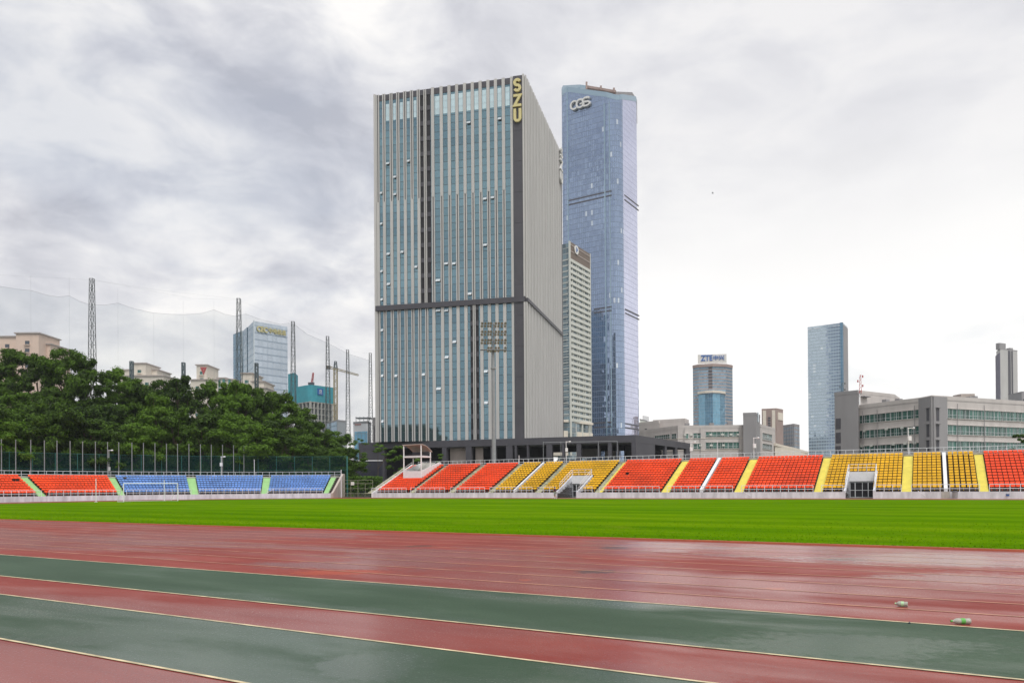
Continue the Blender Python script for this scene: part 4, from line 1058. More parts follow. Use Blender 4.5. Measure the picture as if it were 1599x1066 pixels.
bb, _ = block('billboard_building', 'small pale far building with white rooftop board beside the skyscraper base', 'building', [(1000, 500), (1005, 520), (1014, 530)], at(1004, 655, 500).z, 'apt')
mb = MB(); _[1].box(mb, 0, _[1].L, at(1004, 655, 500).z, at(1004, 644, 500).z, -0.4, 0); mb.build('board', 'white', bb)

# hotel-like banded tower with roof sign
Yz = 900.0
zc_, ztz = [(1083, 899), (1092, 892), (1114, 887), (1135, 890), (1145, 900)], at(1114, 568.5, 884).z
ht, hw_ = block('banded_tower', 'far banded tower with blue glass centre and rooftop sign', 'tower', zc_, ztz, 'zteb')
mb = MB()
bpt = [P2(1091.5, 888), P2(1102, 878), P2(1114, 874), P2(1125, 878), P2(1132.5, 888)]
zg = at(1112, 614, 878).z
mb.poly_prism(bpt + [P2(1132.5, 900), P2(1091.5, 900)], 0, zg); mb.build('glass_bay', 'zteg', ht)
mb = MB(); mb.poly_prism([P2(1090, 885), P2(1102, 875), P2(1114, 871), P2(1125, 875), P2(1134, 885), P2(1134, 900), P2(1090, 900)], zg, zg + 3); mb.build('cornice', 'cream', ht)
mb = MB()
for y in range(574, 607, 5):
    u, z = hw_[1].hit(1111.5, y); 
    hw_[1].box(mb, hw_[1].L - 5, hw_[1].L - 0.5, z - 1.2, z + 1.0, 0, 0.5)
mb.build('dark_window', 'dark', ht)
mb = MB(); mb.poly_prism([P2(1082.6, 898), P2(1092, 890), P2(1114, 885), P2(1135, 888), P2(1145.6, 899), P2(1140, 925), P2(1090, 925)], ztz - 2.5, ztz + 1.0); mb.build('roof_edge', 'brownt', ht)
WS = Wall(P2(1091, 893), P2(1136, 889))
zs0, zs1 = at(1114, 567, 890).z, at(1136, 550.5, 889).z
mb = MB(); WS.box(mb, 0, WS.L, zs0, zs1 - 1.5, -0.5, 0); mb.build('sign_board', mat('pale_sign_lattice', (0.72, 0.70, 0.66), 0.6, var=0.2, scale=0.4), ht)
mb = MB(); WS.text(mb, 'ZTE', WS.L * 0.10, zs0 + 3.2, (zs1 - zs0) * 0.56, 0.1, 0.5, width=WS.L * 0.41, offset=0.03)
WS.text(mb, '中兴', WS.L * 0.54, zs0 + 3.6, (zs1 - zs0) * 0.48, 0.1, 0.5, width=WS.L * 0.38, offset=0.02)
mb.build('sign_letters', 'signblue', ht)
# brown and grey towers
bt_, bw = block('brown_tower', 'far reddish brown tower with pale vertical strips', 'tower', [(1190, 705), (1213, 700), (1223.5, 712)], at(1213, 638, 700).z, 'brownt')
mb = MB()
for a, b in ((0.08, 0.3), (0.70, 0.92)): bw[0].box(mb, bw[0].L * a, bw[0].L * b, 10, at(1213, 640, 700).z, 0, 0.4)
bw[1].box(mb, bw[1].L * .2, bw[1].L * .9, at(1213, 655, 700).z, at(1213, 643, 700).z, 0, 0.5)
mb.build('pale_strip', 'cream', bt_)
mb = MB()
for y in range(652, 690, 4):
    z = at(1201, y, 702).z; bw[0].box(mb, bw[0].L * .42, bw[0].L * .6, z - 1.0, z + 0.6, 0, 0.3)
mb.build('window', 'dark', bt_)
gt, gw = block('ribbed_tower', 'far dark grey tower with vertical ribs beside the brown tower', 'tower', [(1222, 770), (1240, 750), (1249, 765)], at(1238, 662, 750).z, 'greyblk')
mb = MB()
for i in range(7): gw[0].box(mb, gw[0].L * (i + .2) / 7, gw[0].L * (i + .55) / 7, 10, at(1238, 663, 750).z, 0, 0.6)
for i in range(4): gw[1].box(mb, gw[1].L * (i + .2) / 4, gw[1].L * (i + .6) / 4, 10, at(1238, 663, 750).z, 0, 0.6)
mb.build('rib', 'zteb', gt)
gt2, gw2 = block('ribbed_tower', 'second grey tower behind, half hidden by the ribbed one', 'tower', [(1212, 790), (1233, 780)], at(1228, 668, 780).z, 'greyblk')
mb = MB()
for i in range(6): gw2[0].box(mb, gw2[0].L * (i + .2) / 6, gw2[0].L * (i + .55) / 6, 10, at(1228, 669, 780).z, 0, 0.6)
mb.build('rib', 'dark', gt2)
# tall glass tower
gl, glw = block('glass_tower', 'tall pale blue glass tower standing left of the grey stair block', 'glass tower', [(1263, 925), (1318.5, 900), (1325.5, 925)], at(1318, 503.5, 900).z, 'farg', parapet=0)
mb = MB(); glw[1].box(mb, 0.6, glw[1].L, 0, at(1318, 506, 900).z, 0.02, 0.3); mb.build('side_cladding', 'greyblk', gl)
mb = MB(); glw[0].box(mb, glw[0].L - 3.4, glw[0].L - 0.2, 0, at(1318, 503, 900).z, 0.02, 0.8); mb.build('corner_strip', 'zteg', gl)
mb = MB()
for a, b in ((0.02, 0.12), (0.17, 0.35), (0.72, 0.8), (0.86, 0.93)): glw[0].box(mb, glw[0].L * a, glw[0].L * b, at(1318, 508.5, 900).z, at(1318, 506, 900).z, 0.02, 0.5)
mb.build('roof_light_strip', 'openwin', gl)
# far right towers
fr_, fw = block('slim_tower', 'slim beige far tower with dark left flank above the office block', 'tower', [(1557.5, 706), (1563.5, 690), (1590.5, 700)], at(1565, 545, 690).z, 'beige')
mb = MB(); fw[0].box(mb, 0, fw[0].L, 0, at(1563, 551, 690).z, 0.02, 0.8); mb.build('dark_flank', mat('slate_flank', (0.13, 0.12, 0.17), 0.7), fr_)
mb = MB()
for a, b in ((0.45, 0.58), (0.64, 0.71)): fw[1].box(mb, fw[1].L * a, fw[1].L * b, 0, at(1565, 546, 690).z, 0.0, 0.4)
mb.build('window_strip', 'dark', fr_)
mb = MB(); fw[1].box(mb, 0.0, fw[1].L * .36, at(1565, 545, 690).z, at(1565, 535, 690).z, -4, -0.5); fw[1].box(mb, fw[1].L * .6, fw[1].L * .78, at(1565, 545, 690).z, at(1565, 541, 690).z, -4, -0.5); mb.build('roof_plant', 'greyblk', fr_)
fo, fow = block('far_office', 'far brownish building showing its stepped roof above the office block', 'building', [(1484, 420), (1541, 420)], at(1500, 624, 420).z, 'pinkc')
mb = MB(); fow[0].box(mb, fow[0].L * .32, fow[0].L * .7, at(1500, 626, 420).z, at(1500, 614.5, 420).z, -8, -0.3); mb.build('roof_house', 'pinkc', fo)
fo, fow = block('edge_tower', 'far dull purple-grey tower cut by the right edge of the view', 'tower', [(1596.5, 600), (1625, 600)], at(1598, 612, 600).z, 'greyblk')
mb = MB(); fow[0].box(mb, 1, 2.2, 10, 70, 0, 0.2); mb.build('window_strip', 'dark', fo)

# ---------------------------------------------------------------- left: office tower with gold sign
Yc = 450.0
cz_ = at(397.6, 501, Yc).z
ct, cw_ = block('glass_office_tower', 'blue glass office tower with gold rooftop lettering behind the trees', 'office tower', [(386.5, 470), (397.6, Yc), (450, 467)], cz_, 'cec', parapet=0)
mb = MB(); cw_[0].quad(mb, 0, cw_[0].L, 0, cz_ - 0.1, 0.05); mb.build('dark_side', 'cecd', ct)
mb = MB()
mb.poly_prism([P2(378, 484), P2(386.6, 468), P2(402, 480), P2(396, 500)], 0, at(380, 516, 478).z)
mb.poly_prism([P2(365, 492), P2(378.2, 482), P2(396, 500), P2(380, 512)], 0, at(370, 519, 486).z); mb.build('lower_wing', 'cecd', ct)
mb = MB(); WC = cw_[1]; WC.box(mb, -0.3, 0.25, 0, cz_ + 0.3, -0.3, 0.4)
mb.tube(at(378, 516, 481), Vector((xat(378, 481), 481, 0)), 0.5, n=4); mb.build('corner_trim', 'openwin', ct)
u0, z0_ = WC.hit(400.5, 517); u1 = WC.u(421, 517); u2 = WC.u(448, 520); zlo = WC.z(400.5, 517.5); hh = WC.z(400.5, 508.5) - zlo
mb = MB(); WC.text(mb, 'CEC', u0, zlo, hh, 0.3, 0.5, width=(u1 - u0) * 0.82, offset=0.03); WC.text(mb, '中电信息', u0 + (u1 - u0) * 0.9, zlo + 0.2, hh * 0.95, 0.3, 0.5, width=(u2 - u1) * 1.0, offset=0.015); mb.build('sign_letters', 'gold', ct)

# tower under construction
tcst = empty('unfinished_tower', (xat(490, 420), 420, 0), 'concrete tower under construction wrapped in teal netting at the top', 'construction site')
ta, tb, td = P2(460.5, 432), P2(484.7, 420), P2(526, 436)
te = (ta[0] + td[0] - tb[0], ta[1] + td[1] - tb[1]); ztn = at(484.7, 600, 420).z; zbn = at(484.7, 626, 420).z
mb = MB(); mb.poly_prism(rounded([ta, tb, td, te], [2, 5, 3, 2], 4), zbn, ztn); mb.build('scaffold_net', 'teal', tcst)
mb = MB(); c2 = [P2(450.5, 440), P2(461, 434), P2(466, 446), P2(456, 450)]; mb.poly_prism(c2, at(455, 631, 438).z, at(452, 584, 440).z); mb.build('scaffold_net', 'teal', tcst)
mb = MB(); c3 = Vector(((ta[0] + td[0]) / 2, (ta[1] + td[1]) / 2))
W4, W5 = Wall(ta, tb), Wall(tb, td); z = zbn
while z > 4:
    mb.poly_prism([ta, tb, td, te], z - 0.6, z - 0.15)
    z -= 3.4
for W_, n in ((W4, 4), (W5, 7)):
    for i in range(n + 1):
        u = (W_.L - 1.0) * i / n; W_.box(mb, u, u + 1.0, 0, zbn, -1.0, -0.05)
mb.build('concrete_frame', 'conc', tcst)
mb = MB(); p = [Vector((*q, 0)) for q in (ta, tb, td, te)]; c = sum(p, Vector()) / 4; mb.poly_prism([tuple((q.lerp(c, 0.25)).xy) for q in p], 0, zbn - 1); mb.build('core', 'dark', tcst)
mb = MB(); a, b = W5.hit(495.5, 616), W5.hit(504, 607); W5.box(mb, a[0], b[0], a[1], b[1], 0.05, 0.4, 0)
cu, cv = (a[0] + b[0]) / 2, (a[1] + b[1]) / 2; W5.stroke(mb, [(cu - .5, cv + 0.9), (cu + .6, cv + 0.9), (cu + .6, cv - .1), (cu - .6, cv - .1)], 0.35, 0.4, 0.5, 1, closed=True); W5.box(mb, cu - 1.1, cu + 1.1, cv - 1.1, cv - 0.8, 0.4, 0.5, 1)
mb.build('sign', ['signblue', 'letterw'], tcst)
def lattice(mb, p0, p1, w0, w1, step, r, up=Vector((0, 1, 0)), m=0):
    p0, p1 = Vector(p0), Vector(p1); d = p1 - p0; L = d.length; d.normalize(); a = d.cross(up).normalized(); b = a.cross(d).normalized()
    n = max(1, round(L / step)); prev = None
    for i in range(n + 1):
        f = i / n; c = p0 + d * L * f; h = (w0 + (w1 - w0) * f) / 2; q = [c + a * h * sx_ + b * h * sy_ for sx_, sy_ in ((-1, -1), (1, -1), (1, 1), (-1, 1))]
        for k in range(4):
            mb.tube(q[k], q[(k + 1) % 4], r * 0.6, n=3, caps=False, m=m)
            if prev:
                mb.tube(prev[k], q[k], r, n=4, caps=False, m=m); mb.tube(prev[k] if i % 2 else prev[(k + 1) % 4], q[(k + 1) % 4] if i % 2 else q[k], r * 0.6, n=3, caps=False, m=m)
        prev = q
Yt = 415.0
cr = empty('tower_crane', (xat(524, Yt), Yt, 0), 'yellow tower crane with long jib beside the teal netting', 'crane')
mb = MB(); lattice(mb, (xat(524, Yt), Yt, 0), at(524, 576, Yt), 1.8, 1.8, 2.2, 0.22); mb.build('mast', 'ycrane', cr)
mb = MB(); lattice(mb, at(524, 576, Yt), at(524, 564, Yt), 1.8, 1.0, 1.5, 0.2); mb.build('mast_head', 'lattice', cr)
mb = MB(); lattice(mb, at(511, 572.5, Yt), at(559.5, 585.5, Yt), 1.2, 0.8, 2.0, 0.16, up=Vector((0, 0, 1))); mb.build('jib', 'ycrane', cr)
mb = MB(); q = at(512.5, 573.5, Yt); mb.box(q, (2.4, 1.2, 2.0)); mb.build('counterweight', 'dark', cr)
cr = empty('luffing_crane', at(487, 599, 424), 'small red raised crane boom on top of the teal netting', 'crane')
mb = MB(); lattice(mb, at(487, 599, 424), at(489.2, 582, 424), 0.9, 0.6, 1.2, 0.16); mb.build('boom', 'rcrane', cr)
mb = MB(); q = at(486, 598.8, 424); mb.box(q, (3.4, 1.2, 1.4)); mb.build('cab', 'dark', cr)

gb, gbw = block('grey_block', 'plain grey-blue block with glass left side behind the lattice masts', 'building', [(510, 345), (527, 330), (540, 335)], at(527, 657, 330).z, mat('grey_blue_render', (0.36, 0.38, 0.40), 0.85, var=0.05))
mb = MB(); gbw[0].quad(mb, 0.3, gbw[0].L - 0.3, 2, at(515, 660, 338).z, 0.1); mb.build('glass_front', 'cecd', gb)
hb, hbw = block('white_office', 'white building with open roof frame and teal glass behind the last masts', 'building', [(552, 300), (575, 296), (580, 305)], at(560, 660, 298).z, 'white')
mb = MB(); a = hbw[0].hit(554, 674); b = hbw[0].hit(574, 674); hbw[0].quad(mb, a[0], b[0], 4, a[1], 0.15); mb.build('glass_front', 'zteg', hb)
mb = MB()
for px in (556, 562, 568, 574): q = at(px, 660, 300); mb.tube(q, q + Vector((0, 0, 2.6)), 0.15, n=4)
q = at(555, 652.5, 300); mb.obox(q, (6.2, 0, 0), (0, 5, 0), (0, 0, 0.3)); mb.build('roof_frame', 'greyblk', hb)
mb = MB(); a = hbw[0].hit(554.5, 664); b = hbw[0].hit(564, 661); hbw[0].box(mb, a[0], b[0], a[1], b[1], 0.02, 0.2); mb.build('sign', mat('faded_red_sign', (0.5, 0.28, 0.26), 0.7, var=0.4, scale=3.0), hb)
hb, hbw = block('narrow_block', 'narrow pale grey block showing beside the left edge of the ribbed tower', 'building', [(582.5, 290), (592, 288)], at(586, 653.5, 289).z, 'greyblk')
mb = MB(); hbw[0].box(mb, 0.6, 1.0, 5, 26, 0, 0.1); mb.build('window_strip', 'dark', hb)

# towers added out of sight behind the ribbed tower to darken the skyscraper's reflections
for k_, (x_, y_, w_, h_) in enumerate(((-52, 520, 26, 165), (-18, 470, 20, 120), (-75, 505, 18, 110))):
    rt = empty('rear_tower', (x_, y_, 0), ['tallest dark tower standing hidden behind the ribbed tower', 'shorter dark tower right behind the ribbed tower', 'lowest dark tower behind the left part of the ribbed tower'][k_], 'tower')
    mb = MB(); mb.poly_prism([(x_, y_), (x_ + w_, y_ - 6), (x_ + w_ + 8, y_ + 20), (x_ + 8, y_ + 26)], 0, h_); mb.build('wall', 'zteb' if k_ == 1 else 'cecd', rt)
    mb = MB(); mb.poly_prism([(x_ + 4, y_ + 4), (x_ + w_ - 4, y_ - 1), (x_ + w_, y_ + 14), (x_ + 8, y_ + 18)], h_, h_ + 5); mb.build('roof_plant', 'greyblk', rt)
# wall-mounted air conditioners and drain pipes on the nearer blocks
rga = random.Random(12)
for root_, W_, z_, L_ in ((mbk, mw[1], 18.9, 7), (mbk, mw[1], 15.4, 7), (rb, w0, 17.2, 6), (rb, w0, 13.0, 6)):
    for i in range(L_):
        if rga.random() < 0.35: continue
        u = W_.L * (i + rga.uniform(.2, .8)) / L_; mb = MB(); W_.box(mb, u, u + 0.85, z_ - 1.0, z_ - 0.4, 0.05, 0.4, 0); mb.build('air_conditioner', 'apt', root_)
for root_, W_, zt2 in ((mbk, mw[1], 20.5), (rb, w0, 22), (rb, w3, 22)):
    for f in (0.09, 0.335, 0.93):
        mb = MB(); W_.box(mb, W_.L * f, W_.L * f + 0.12, 0, zt2, 0.31, 0.42); mb.build('drain_pipe', 'greyblk', root_)
for root_, W_, zt2, us in ((rb, w3, ztp, (6, 14, 15.6)), (rb, w0, ztp, (5, 9)), (mbk, mw[1], at(1130, 664, 240).z, (3, 11, 17))):
    for u in us:
        mb = MB(); W_.box(mb, u, u + 1.4, zt2, zt2 + rga.uniform(.9, 1.7), -4.5, -3.2); mb.build('roof_unit', 'greyblk', root_)

# apartments over the trees
def aptm(name, label, parts, Y, m, wm='dark'):
    """parts: (px0, px1, pytop, dY) boxes"""
    root = empty(name, (xat(parts[0][0], Y), Y, 0), label, 'apartment building')
    for px0, px1, py, dy in parts:
        Wq = Wall(P2(px0, Y + dy), P2(px1, Y + dy)); zt_ = at((px0 + px1) / 2, py, Y + dy).z
        mb = MB(); Wq.box(mb, 0, Wq.L, 0, zt_, -14, 0); mb.build('wall', m, root)
        mb = MB(); Wq.box(mb, -0.5, Wq.L + 0.5, zt_ - 0.1, zt_ + 0.4, -14.5, 0.5); mb.build('roof', 'pinkc', root)
        z = zt_ - 3.0
        for k in range(7):
            mb = MB(); n = max(1, int(Wq.L / 5))
            for i in range(n):
                c = Wq.L * (i + 0.5) / n; Wq.box(mb, c - 0.9, c + 0.9, z - 1.5, z, 0.0, 0.06, 0); Wq.box(mb, c - 1.1, c + 1.1, z - 1.9, z - 1.6, 0.0, 0.9, 1)
            mb.build('window_row', [wm, m], root); z -= 3.2
    return root
aptm('apartment_house', 'pink apartment building with stepped roofs above the leftmost trees', [(-30, 26, 526, 4), (25.5, 61, 520.5, 0), (57, 79, 537.5, 5)], 300, 'pink')
aptm('apartment_house', 'cream apartment building with stepped pink roofs between the second trees', [(191, 246, 577.5, 6), (208.5, 228, 567.5, 0), (186, 256, 587, -4)], 350, 'cream', 'ribbon')
a3 = aptm('apartment_house', 'cream apartment building with a red mark on its roof tower', [(307.5, 323.5, 570, 2), (298, 341, 593, 0), (340.5, 353, 590.5, 1), (353.5, 366, 592.5, 1)], 350, 'cream', 'ribbon')
Wq = Wall(P2(307.5, 352), P2(323.5, 352)); mb = MB(); u, z = Wq.hit(318, 578); Wq.stroke(mb, [(u - .9, z + 1), (u + .9, z + 1), (u, z - 1.3)], 0.9, 0.02, 0.3, closed=True); mb.build('mark', 'rcrane', a3)
Wq = Wall(P2(340.5, 351), P2(366, 351)); mb = MB()
for a, b in ((0.02, 0.2), (0.3, 0.46), (0.66, 0.8)): Wq.box(mb, Wq.L * a, Wq.L * b, 10, at(345, 592, 351).z, 0.0, 0.5)
mb.build('glass_strip', 'ribbon', a3)
aptm('apartment_house', 'cream apartment building with stacked white balconies below the glass office tower', [(377.5, 394, 583, 4), (394, 412.5, 596, 0), (402, 415.5, 606, -3)], 330, 'cream', 'ribbon')

# ---------------------------------------------------------------- wooded slope
CV = Vector((CX, CY))
def sstep(x, a, b):
    t = max(0.0, min(1.0, (x - a) / (b - a))); return t * t * (3 - 2 * t)
def hill(x, y):
    r = math.hypot(x - CX, y - CY); left = sstep(-x, 34, 95)
    return (sstep(r, 60, 112) * 18.0 * (0.12 + 0.88 * left)) * sstep(-x, 12, 45)
mb = MB(); nx, ny = 46, 40
xs = [-260 + 255 * i / nx for i in range(nx + 1)]; ys = [60 + 200 * j / ny for j in range(ny + 1)]
for x in xs:
    for y in ys: mb.v.append((x, y, hill(x, y) - 0.02 + (mnoise.noise(Vector((x * .08, y * .08, 0))) * 0.8 if hill(x, y) > 1 else 0)))
for i in range(nx):
    for j in range(ny):
        k = i * (ny + 1) + j; mb.f.append((k, k + ny + 1, k + ny + 2, k + 1)); mb.m.append(0); mb.uv.append([(0, 0)] * 4)
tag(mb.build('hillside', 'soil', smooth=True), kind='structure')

def crown_mesh(seed, Rx, H0, H1, nclump, per, leaf=0.30, flat=0.62, lobes=None):
    rg = random.Random(seed); mb = MB(); cl = []
    big = [(rg.uniform(-.5, .5) * Rx, rg.uniform(-.5, .5) * Rx, rg.uniform(0.35, 0.95)) for _ in range(6)]
    # boughs: separate flattened sprays at uneven heights with gaps between them
    nb = max(4, nclump // 7); bg_ = []
    for i in range(nb):
        z = ((i + rg.random()) / nb) ** 0.85; prof = math.sin(math.pi * min(1.0, 0.2 + 0.74 * z)) ** 0.8
        a = i * 2.4 + rg.uniform(-.5, .5); rr = Rx * prof * rg.uniform(0.25, 0.80) * (0.35 if z > .88 else 1)
        bg_.append((math.cos(a) * rr, math.sin(a) * rr, H0 + (H1 - H0) * z * 0.94, Rx * rg.uniform(0.28, 0.50)))
    for i in range(nclump):
        b = bg_[i % nb]; a = rg.uniform(0, 6.28); q = b[3] * math.sqrt(rg.random())
        cl.append((b[0] + math.cos(a) * q, b[1] + math.sin(a) * q, b[2] + rg.uniform(-.12, .22) * b[3] * 1.4 - q * 0.25, rg.uniform(0.45, 1.25) * Rx * 0.16))
    for cx, cy, cz, cr_ in cl:
        for k in range(per):
            v = Vector((rg.gauss(0, 1), rg.gauss(0, 1), rg.gauss(0, 1))).normalized(); rad = cr_ * (rg.uniform(0.5, 1.05) if rg.random() < .8 else rg.uniform(1.0, 1.45))
            if v.z < -0.2 and rg.random() < 0.5: continue
            p = Vector((cx + v.x * rad, cy + v.y * rad, cz + v.z * rad * flat))
            nrm = (v + Vector((rg.uniform(-.7, .7), rg.uniform(-.7, .7), rg.uniform(-.2, .9)))).normalized()
            t = nrm.orthogonal().normalized(); t = Matrix.Rotation(rg.uniform(0, 6.28), 3, nrm) @ t; u = nrm.cross(t)
            s = leaf * rg.uniform(0.6, 1.2)
            mb.quad([p - t * s, p - u * s * 0.45, p + t * s, p + u * s * 0.45 + nrm * 0.06])
    return mb, cl
def make_tree(seed, Rx, H0, H1, nclump, per, leaf=0.20, leafm='leaf', trunk=0.28):
    root = empty('tree', (0, 0, 0))
    mb, cl = crown_mesh(seed, Rx, H0, H1, nclump, per, leaf); c = mb.build('crown', leafm, root)
    rg = random.Random(seed + 50); tb_ = MB(); top = H0 + (H1 - H0) * 0.55; prev = Vector((0, 0, -1.2)); n = 5
    for i in range(1, n + 1):
        q = Vector((rg.uniform(-.25, .25) * i * .5, rg.uniform(-.25, .25) * i * .5, -1.2 + (top + 1.2) * i / n)); tb_.tube(prev, q, trunk * (1 - .14 * (i - 1)), trunk * (1 - .14 * i), n=7, caps=False); prev = q
    for q in cl[::max(1, len(cl) // 12)]:
        b = Vector((0, 0, H0 * 0.6 + rg.uniform(0, 1) * (top - H0 * 0.6) * 0.8)); mid = b.lerp(Vector(q[:3]), 0.5) + Vector((0, 0, -0.3))
        tb_.tube(b, mid, trunk * .42, trunk * .26, n=5, caps=False); tb_.tube(mid, Vector(q[:3]), trunk * .26, trunk * .08, n=4, caps=False)
    t = tb_.build('trunk', 'bark', root); KIDS[root.name] = [c, t]
    return root
protos = [make_tree(11, 4.6, 3.6, 12.0, 90, 260), make_tree(23, 5.2, 3.8, 11.5, 98, 260), make_tree(37, 4.0, 3.2, 12.5, 84, 260), make_tree(41, 5.6, 4.2, 11.0, 105, 250), make_tree(59, 4.8, 3.4, 12.3, 90, 260)]
used = set()
def plant(k, x, y, z, sc, rz, label, group=None, sz=None):
    pr = protos[k % len(protos)]
    if k % len(protos) not in used:
        used.add(k % len(protos)); o = pr; o.location = (x, y, z); o.rotation_euler = (0, 0, rz); o.scale = (sc, sc, sz or sc); tag(o, label, 'tree', group); return o
    o = copy_tree(pr, (x, y, z), rz, (sc, sc, sz or sc), label, group); o['category'] = 'tree'; return o
rg = random.Random(5)
GW = 'trees on the wooded slope'
sky_trees = [(-8, 575, 150), (22, 549, 152), (62, 556, 150), (100, 545, 150), (137, 560, 152), (176, 577, 156), (203, 594, 158), (226, 598, 160), (256, 594, 158), (286, 586, 156), (322, 597, 160), (352, 604, 162), (374, 590, 160), (394, 604, 164), (425, 612, 166), (446, 617, 166), (468, 640, 166), (494, 655, 170), (514, 673, 176)]
lab = ['tree whose crown is cut by the left edge of the view', 'tall tree before the pink apartment building', 'broad tree at the right foot of the pink apartment building', 'tree left of the tallest lattice mast', 'tree standing right at the foot of the tallest lattice mast',
       'tree between the tallest mast and the cream stepped apartments', 'tree in front of the left half of the cream stepped apartments', 'tree in front of the right half of the cream stepped apartments', 'lone crown right of the cream stepped apartments', 'pointed tree left of the roof tower with red mark',
       'tree in front of the roof tower with red mark', 'tree in front of the green glass strips of the apartments', 'tall narrow crown beside the second lattice mast', 'tree below the stacked white balconies', 'tree in front of the foot of the glass office tower', 'tree at the right foot of the glass office tower',
       'tree left of the unfinished teal-netted tower', 'tree in front of the unfinished concrete frame', 'tree at the right end of the slope by the lattice masts']
for i, ((px, py, Y), lb) in enumerate(zip(sky_trees, lab)):
    p = at(px, py - 3, Y); g = hill(p.x, p.y); hgt = p.z - g; k = i
    H = [12.0, 11.5, 12.5, 11.0, 12.3][k % 5]; sc = hgt / H; w = min(max(sc, 0.7), 1.15)
    plant(k, p.x, p.y, g, w, rg.uniform(0, 6.28), 'green ' + lb, GW, sz=sc)
# rows of trees filling the slope behind the fence
FPX = [2.2, 24.5, 48, 69.3, 89, 109.5, 129, 149, 168, 185.5, 206, 224, 242, 260, 277.3, 295, 313, 330, 347.5, 364.7, 380.8]
ROWN = {62.5: 'front row', 69.5: 'second row', 78: 'third row', 88: 'uppermost row', 58.8: 'undergrowth'}
seen_lb = set()
def place_label(x, y, row):
    px = 799.5 + F * x / y
    if px < -70: return None
    if px < -10: t = 'at the extreme left, outside the flagpoles'
    elif px < 390:
        i = min(range(21), key=lambda k: abs(FPX[k] - px)); t = ('behind the ' if abs(FPX[i] - px) < 5 else 'just left of the ' if px < FPX[i] else 'just right of the ') + (ORD[i + 1] if i < 20 else 'last') + ' flagpole'
    else:
        t = 'above the ' + ('gap between the stands' if px > 520 else 'last blue seat block' if px > 412 else 'aisle before the last blue block')
        t += ', left part' if px < 440 else ', middle part' if px < 475 else ', right part'
    s = row + ' ' + t; k = 0
    while s in seen_lb:
        k += 1; s = row + ' ' + t + [', farther back', ', still farther back', ', deepest in the row', ', leaning on its neighbour'][min(k - 1, 3)]
        if k > 4: break
    seen_lb.add(s); return s
k = 0
for r_, a0, a1, n, hs, gz in ((62.5, -84, -1, 22, 1.42, 0), (69.5, -82, -1, 20, 1.30, 0), (78, -80, -3, 20, 1.15, 0), (88, -76, -3, 20, 0.95, 0)):
    for i in range(n):
        a = R(a0 + (a1 - a0) * (i + rg.uniform(.2, .8)) / n); rr = r_ + rg.uniform(-1.5, 1.5); x, y = CX + rr * math.sin(a), CY + rr * math.cos(a)
        g = hill(x, y); sc = hs * rg.uniform(0.85, 1.1)
        rgt = sstep(x, -58, -30)
        sc *= 1 - 0.45 * rgt
        lb_ = place_label(x, y, ROWN[r_])
        if lb_ is None: continue
        plant(k + rg.randrange(4), x, y, g, min(sc, 1.2), rg.uniform(0, 6.28), 'green tree in the ' + lb_, GW, sz=sc * rg.uniform(.9, 1.08)); k += 1
# low bushes behind the fence
bush = empty('bush', (0, 0, 0)); cmb, _ = crown_mesh(77, 1.9, 0.2, 3.6, 16, 110, 0.26, 0.8); KIDS[bush.name] = [cmb.build('foliage', 'leaf', bush)]
n = 12
for i in range(n):
    a = R(-66 + 66 * i / (n - 1)); rr = 58.8; lb_ = place_label(CX + rr * math.sin(a), CY + rr * math.cos(a), 'undergrowth'); loc = (CX + rr * math.sin(a), CY + rr * math.cos(a), 0); s_ = rg.uniform(.8, 1.15)
    o = bush if i == 0 else copy_tree(bush)
    o.location = loc; o.rotation_euler = (0, 0, rg.uniform(0, 6)); o.scale = (s_, s_, s_); tag(o, 'low leafy bush in the ' + str(lb_), 'bush', 'bushes behind the green fence')
def bush_at(px, pyt, Y, wpx, label, z0=0.0, m='leaf2', seed=0):
    p = at(px, pyt, Y); hgt = p.z - z0; w = wpx * Y / F / 2
    mb, _ = crown_mesh(200 + seed, w, z0 + hgt * .12, z0 + hgt, 26, 130, 0.20, 0.8)
    r0 = empty('shrub', (p.x, Y, 0), label, 'shrub', 'shrubs around the stands'); c = mb.build('foliage', m); c.parent = r0
    return r0
bush_at(622, 692, 150, 30, 'round bright green shrub left of the white viewing booth', 4.0, seed=1)
bush_at(612, 699, 152, 26, 'lower green shrub between stand end and dark podium', 3.0, seed=2)
bush_at(650, 700, 156, 22, 'green shrub seen through the white viewing booth', 4.0, seed=3)
bush_at(688, 706, 155, 12, 'sparse small shrub right of the white viewing booth', 5.5, seed=4)
bush_at(1592, 672, 120, 34, 'green shrub rising over the rear railing at the right end', 5.0, seed=5)
# young trees with wooden props between the stands
def young(px, Y, pyt, label, seed, wpx=54):
    p = at(px, pyt, Y); mb, cl = crown_mesh(300 + seed, wpx * Y / F / 2, p.z * 0.68, p.z, 24, 42, 0.24, 0.35)
    r0 = empty('young_tree', (p.x, Y, 0), label, 'tree', 'young propped trees'); c = mb.build('crown', 'leaf2'); c.parent = r0
    t = MB(); t.tube((0, 0, 0), (0, 0, p.z * .8), 0.10, 0.04, n=6)
    for q in cl[::4]: t.tube((0, 0, p.z * .5), q[:3], 0.04, 0.015, n=4, caps=False)
    o = t.build('trunk', 'bark'); o.parent = r0
    t = MB()
    for a in (0.4, 2.5, 4.6): t.tube((math.cos(a) * 1.6, math.sin(a) * 1.6, 0), (0, 0, p.z * .36), 0.05, n=5)
    o = t.build('prop', 'conc'); o.parent = r0
young(556, 150, 682, 'young thin tree with wooden props in the gap between stands', 1)
young(522, 154, 690, 'young thin tree half behind the green fence post', 2, 40)
young(590, 156, 690, 'young thin tree beside the left end of the dark podium', 3, 40)

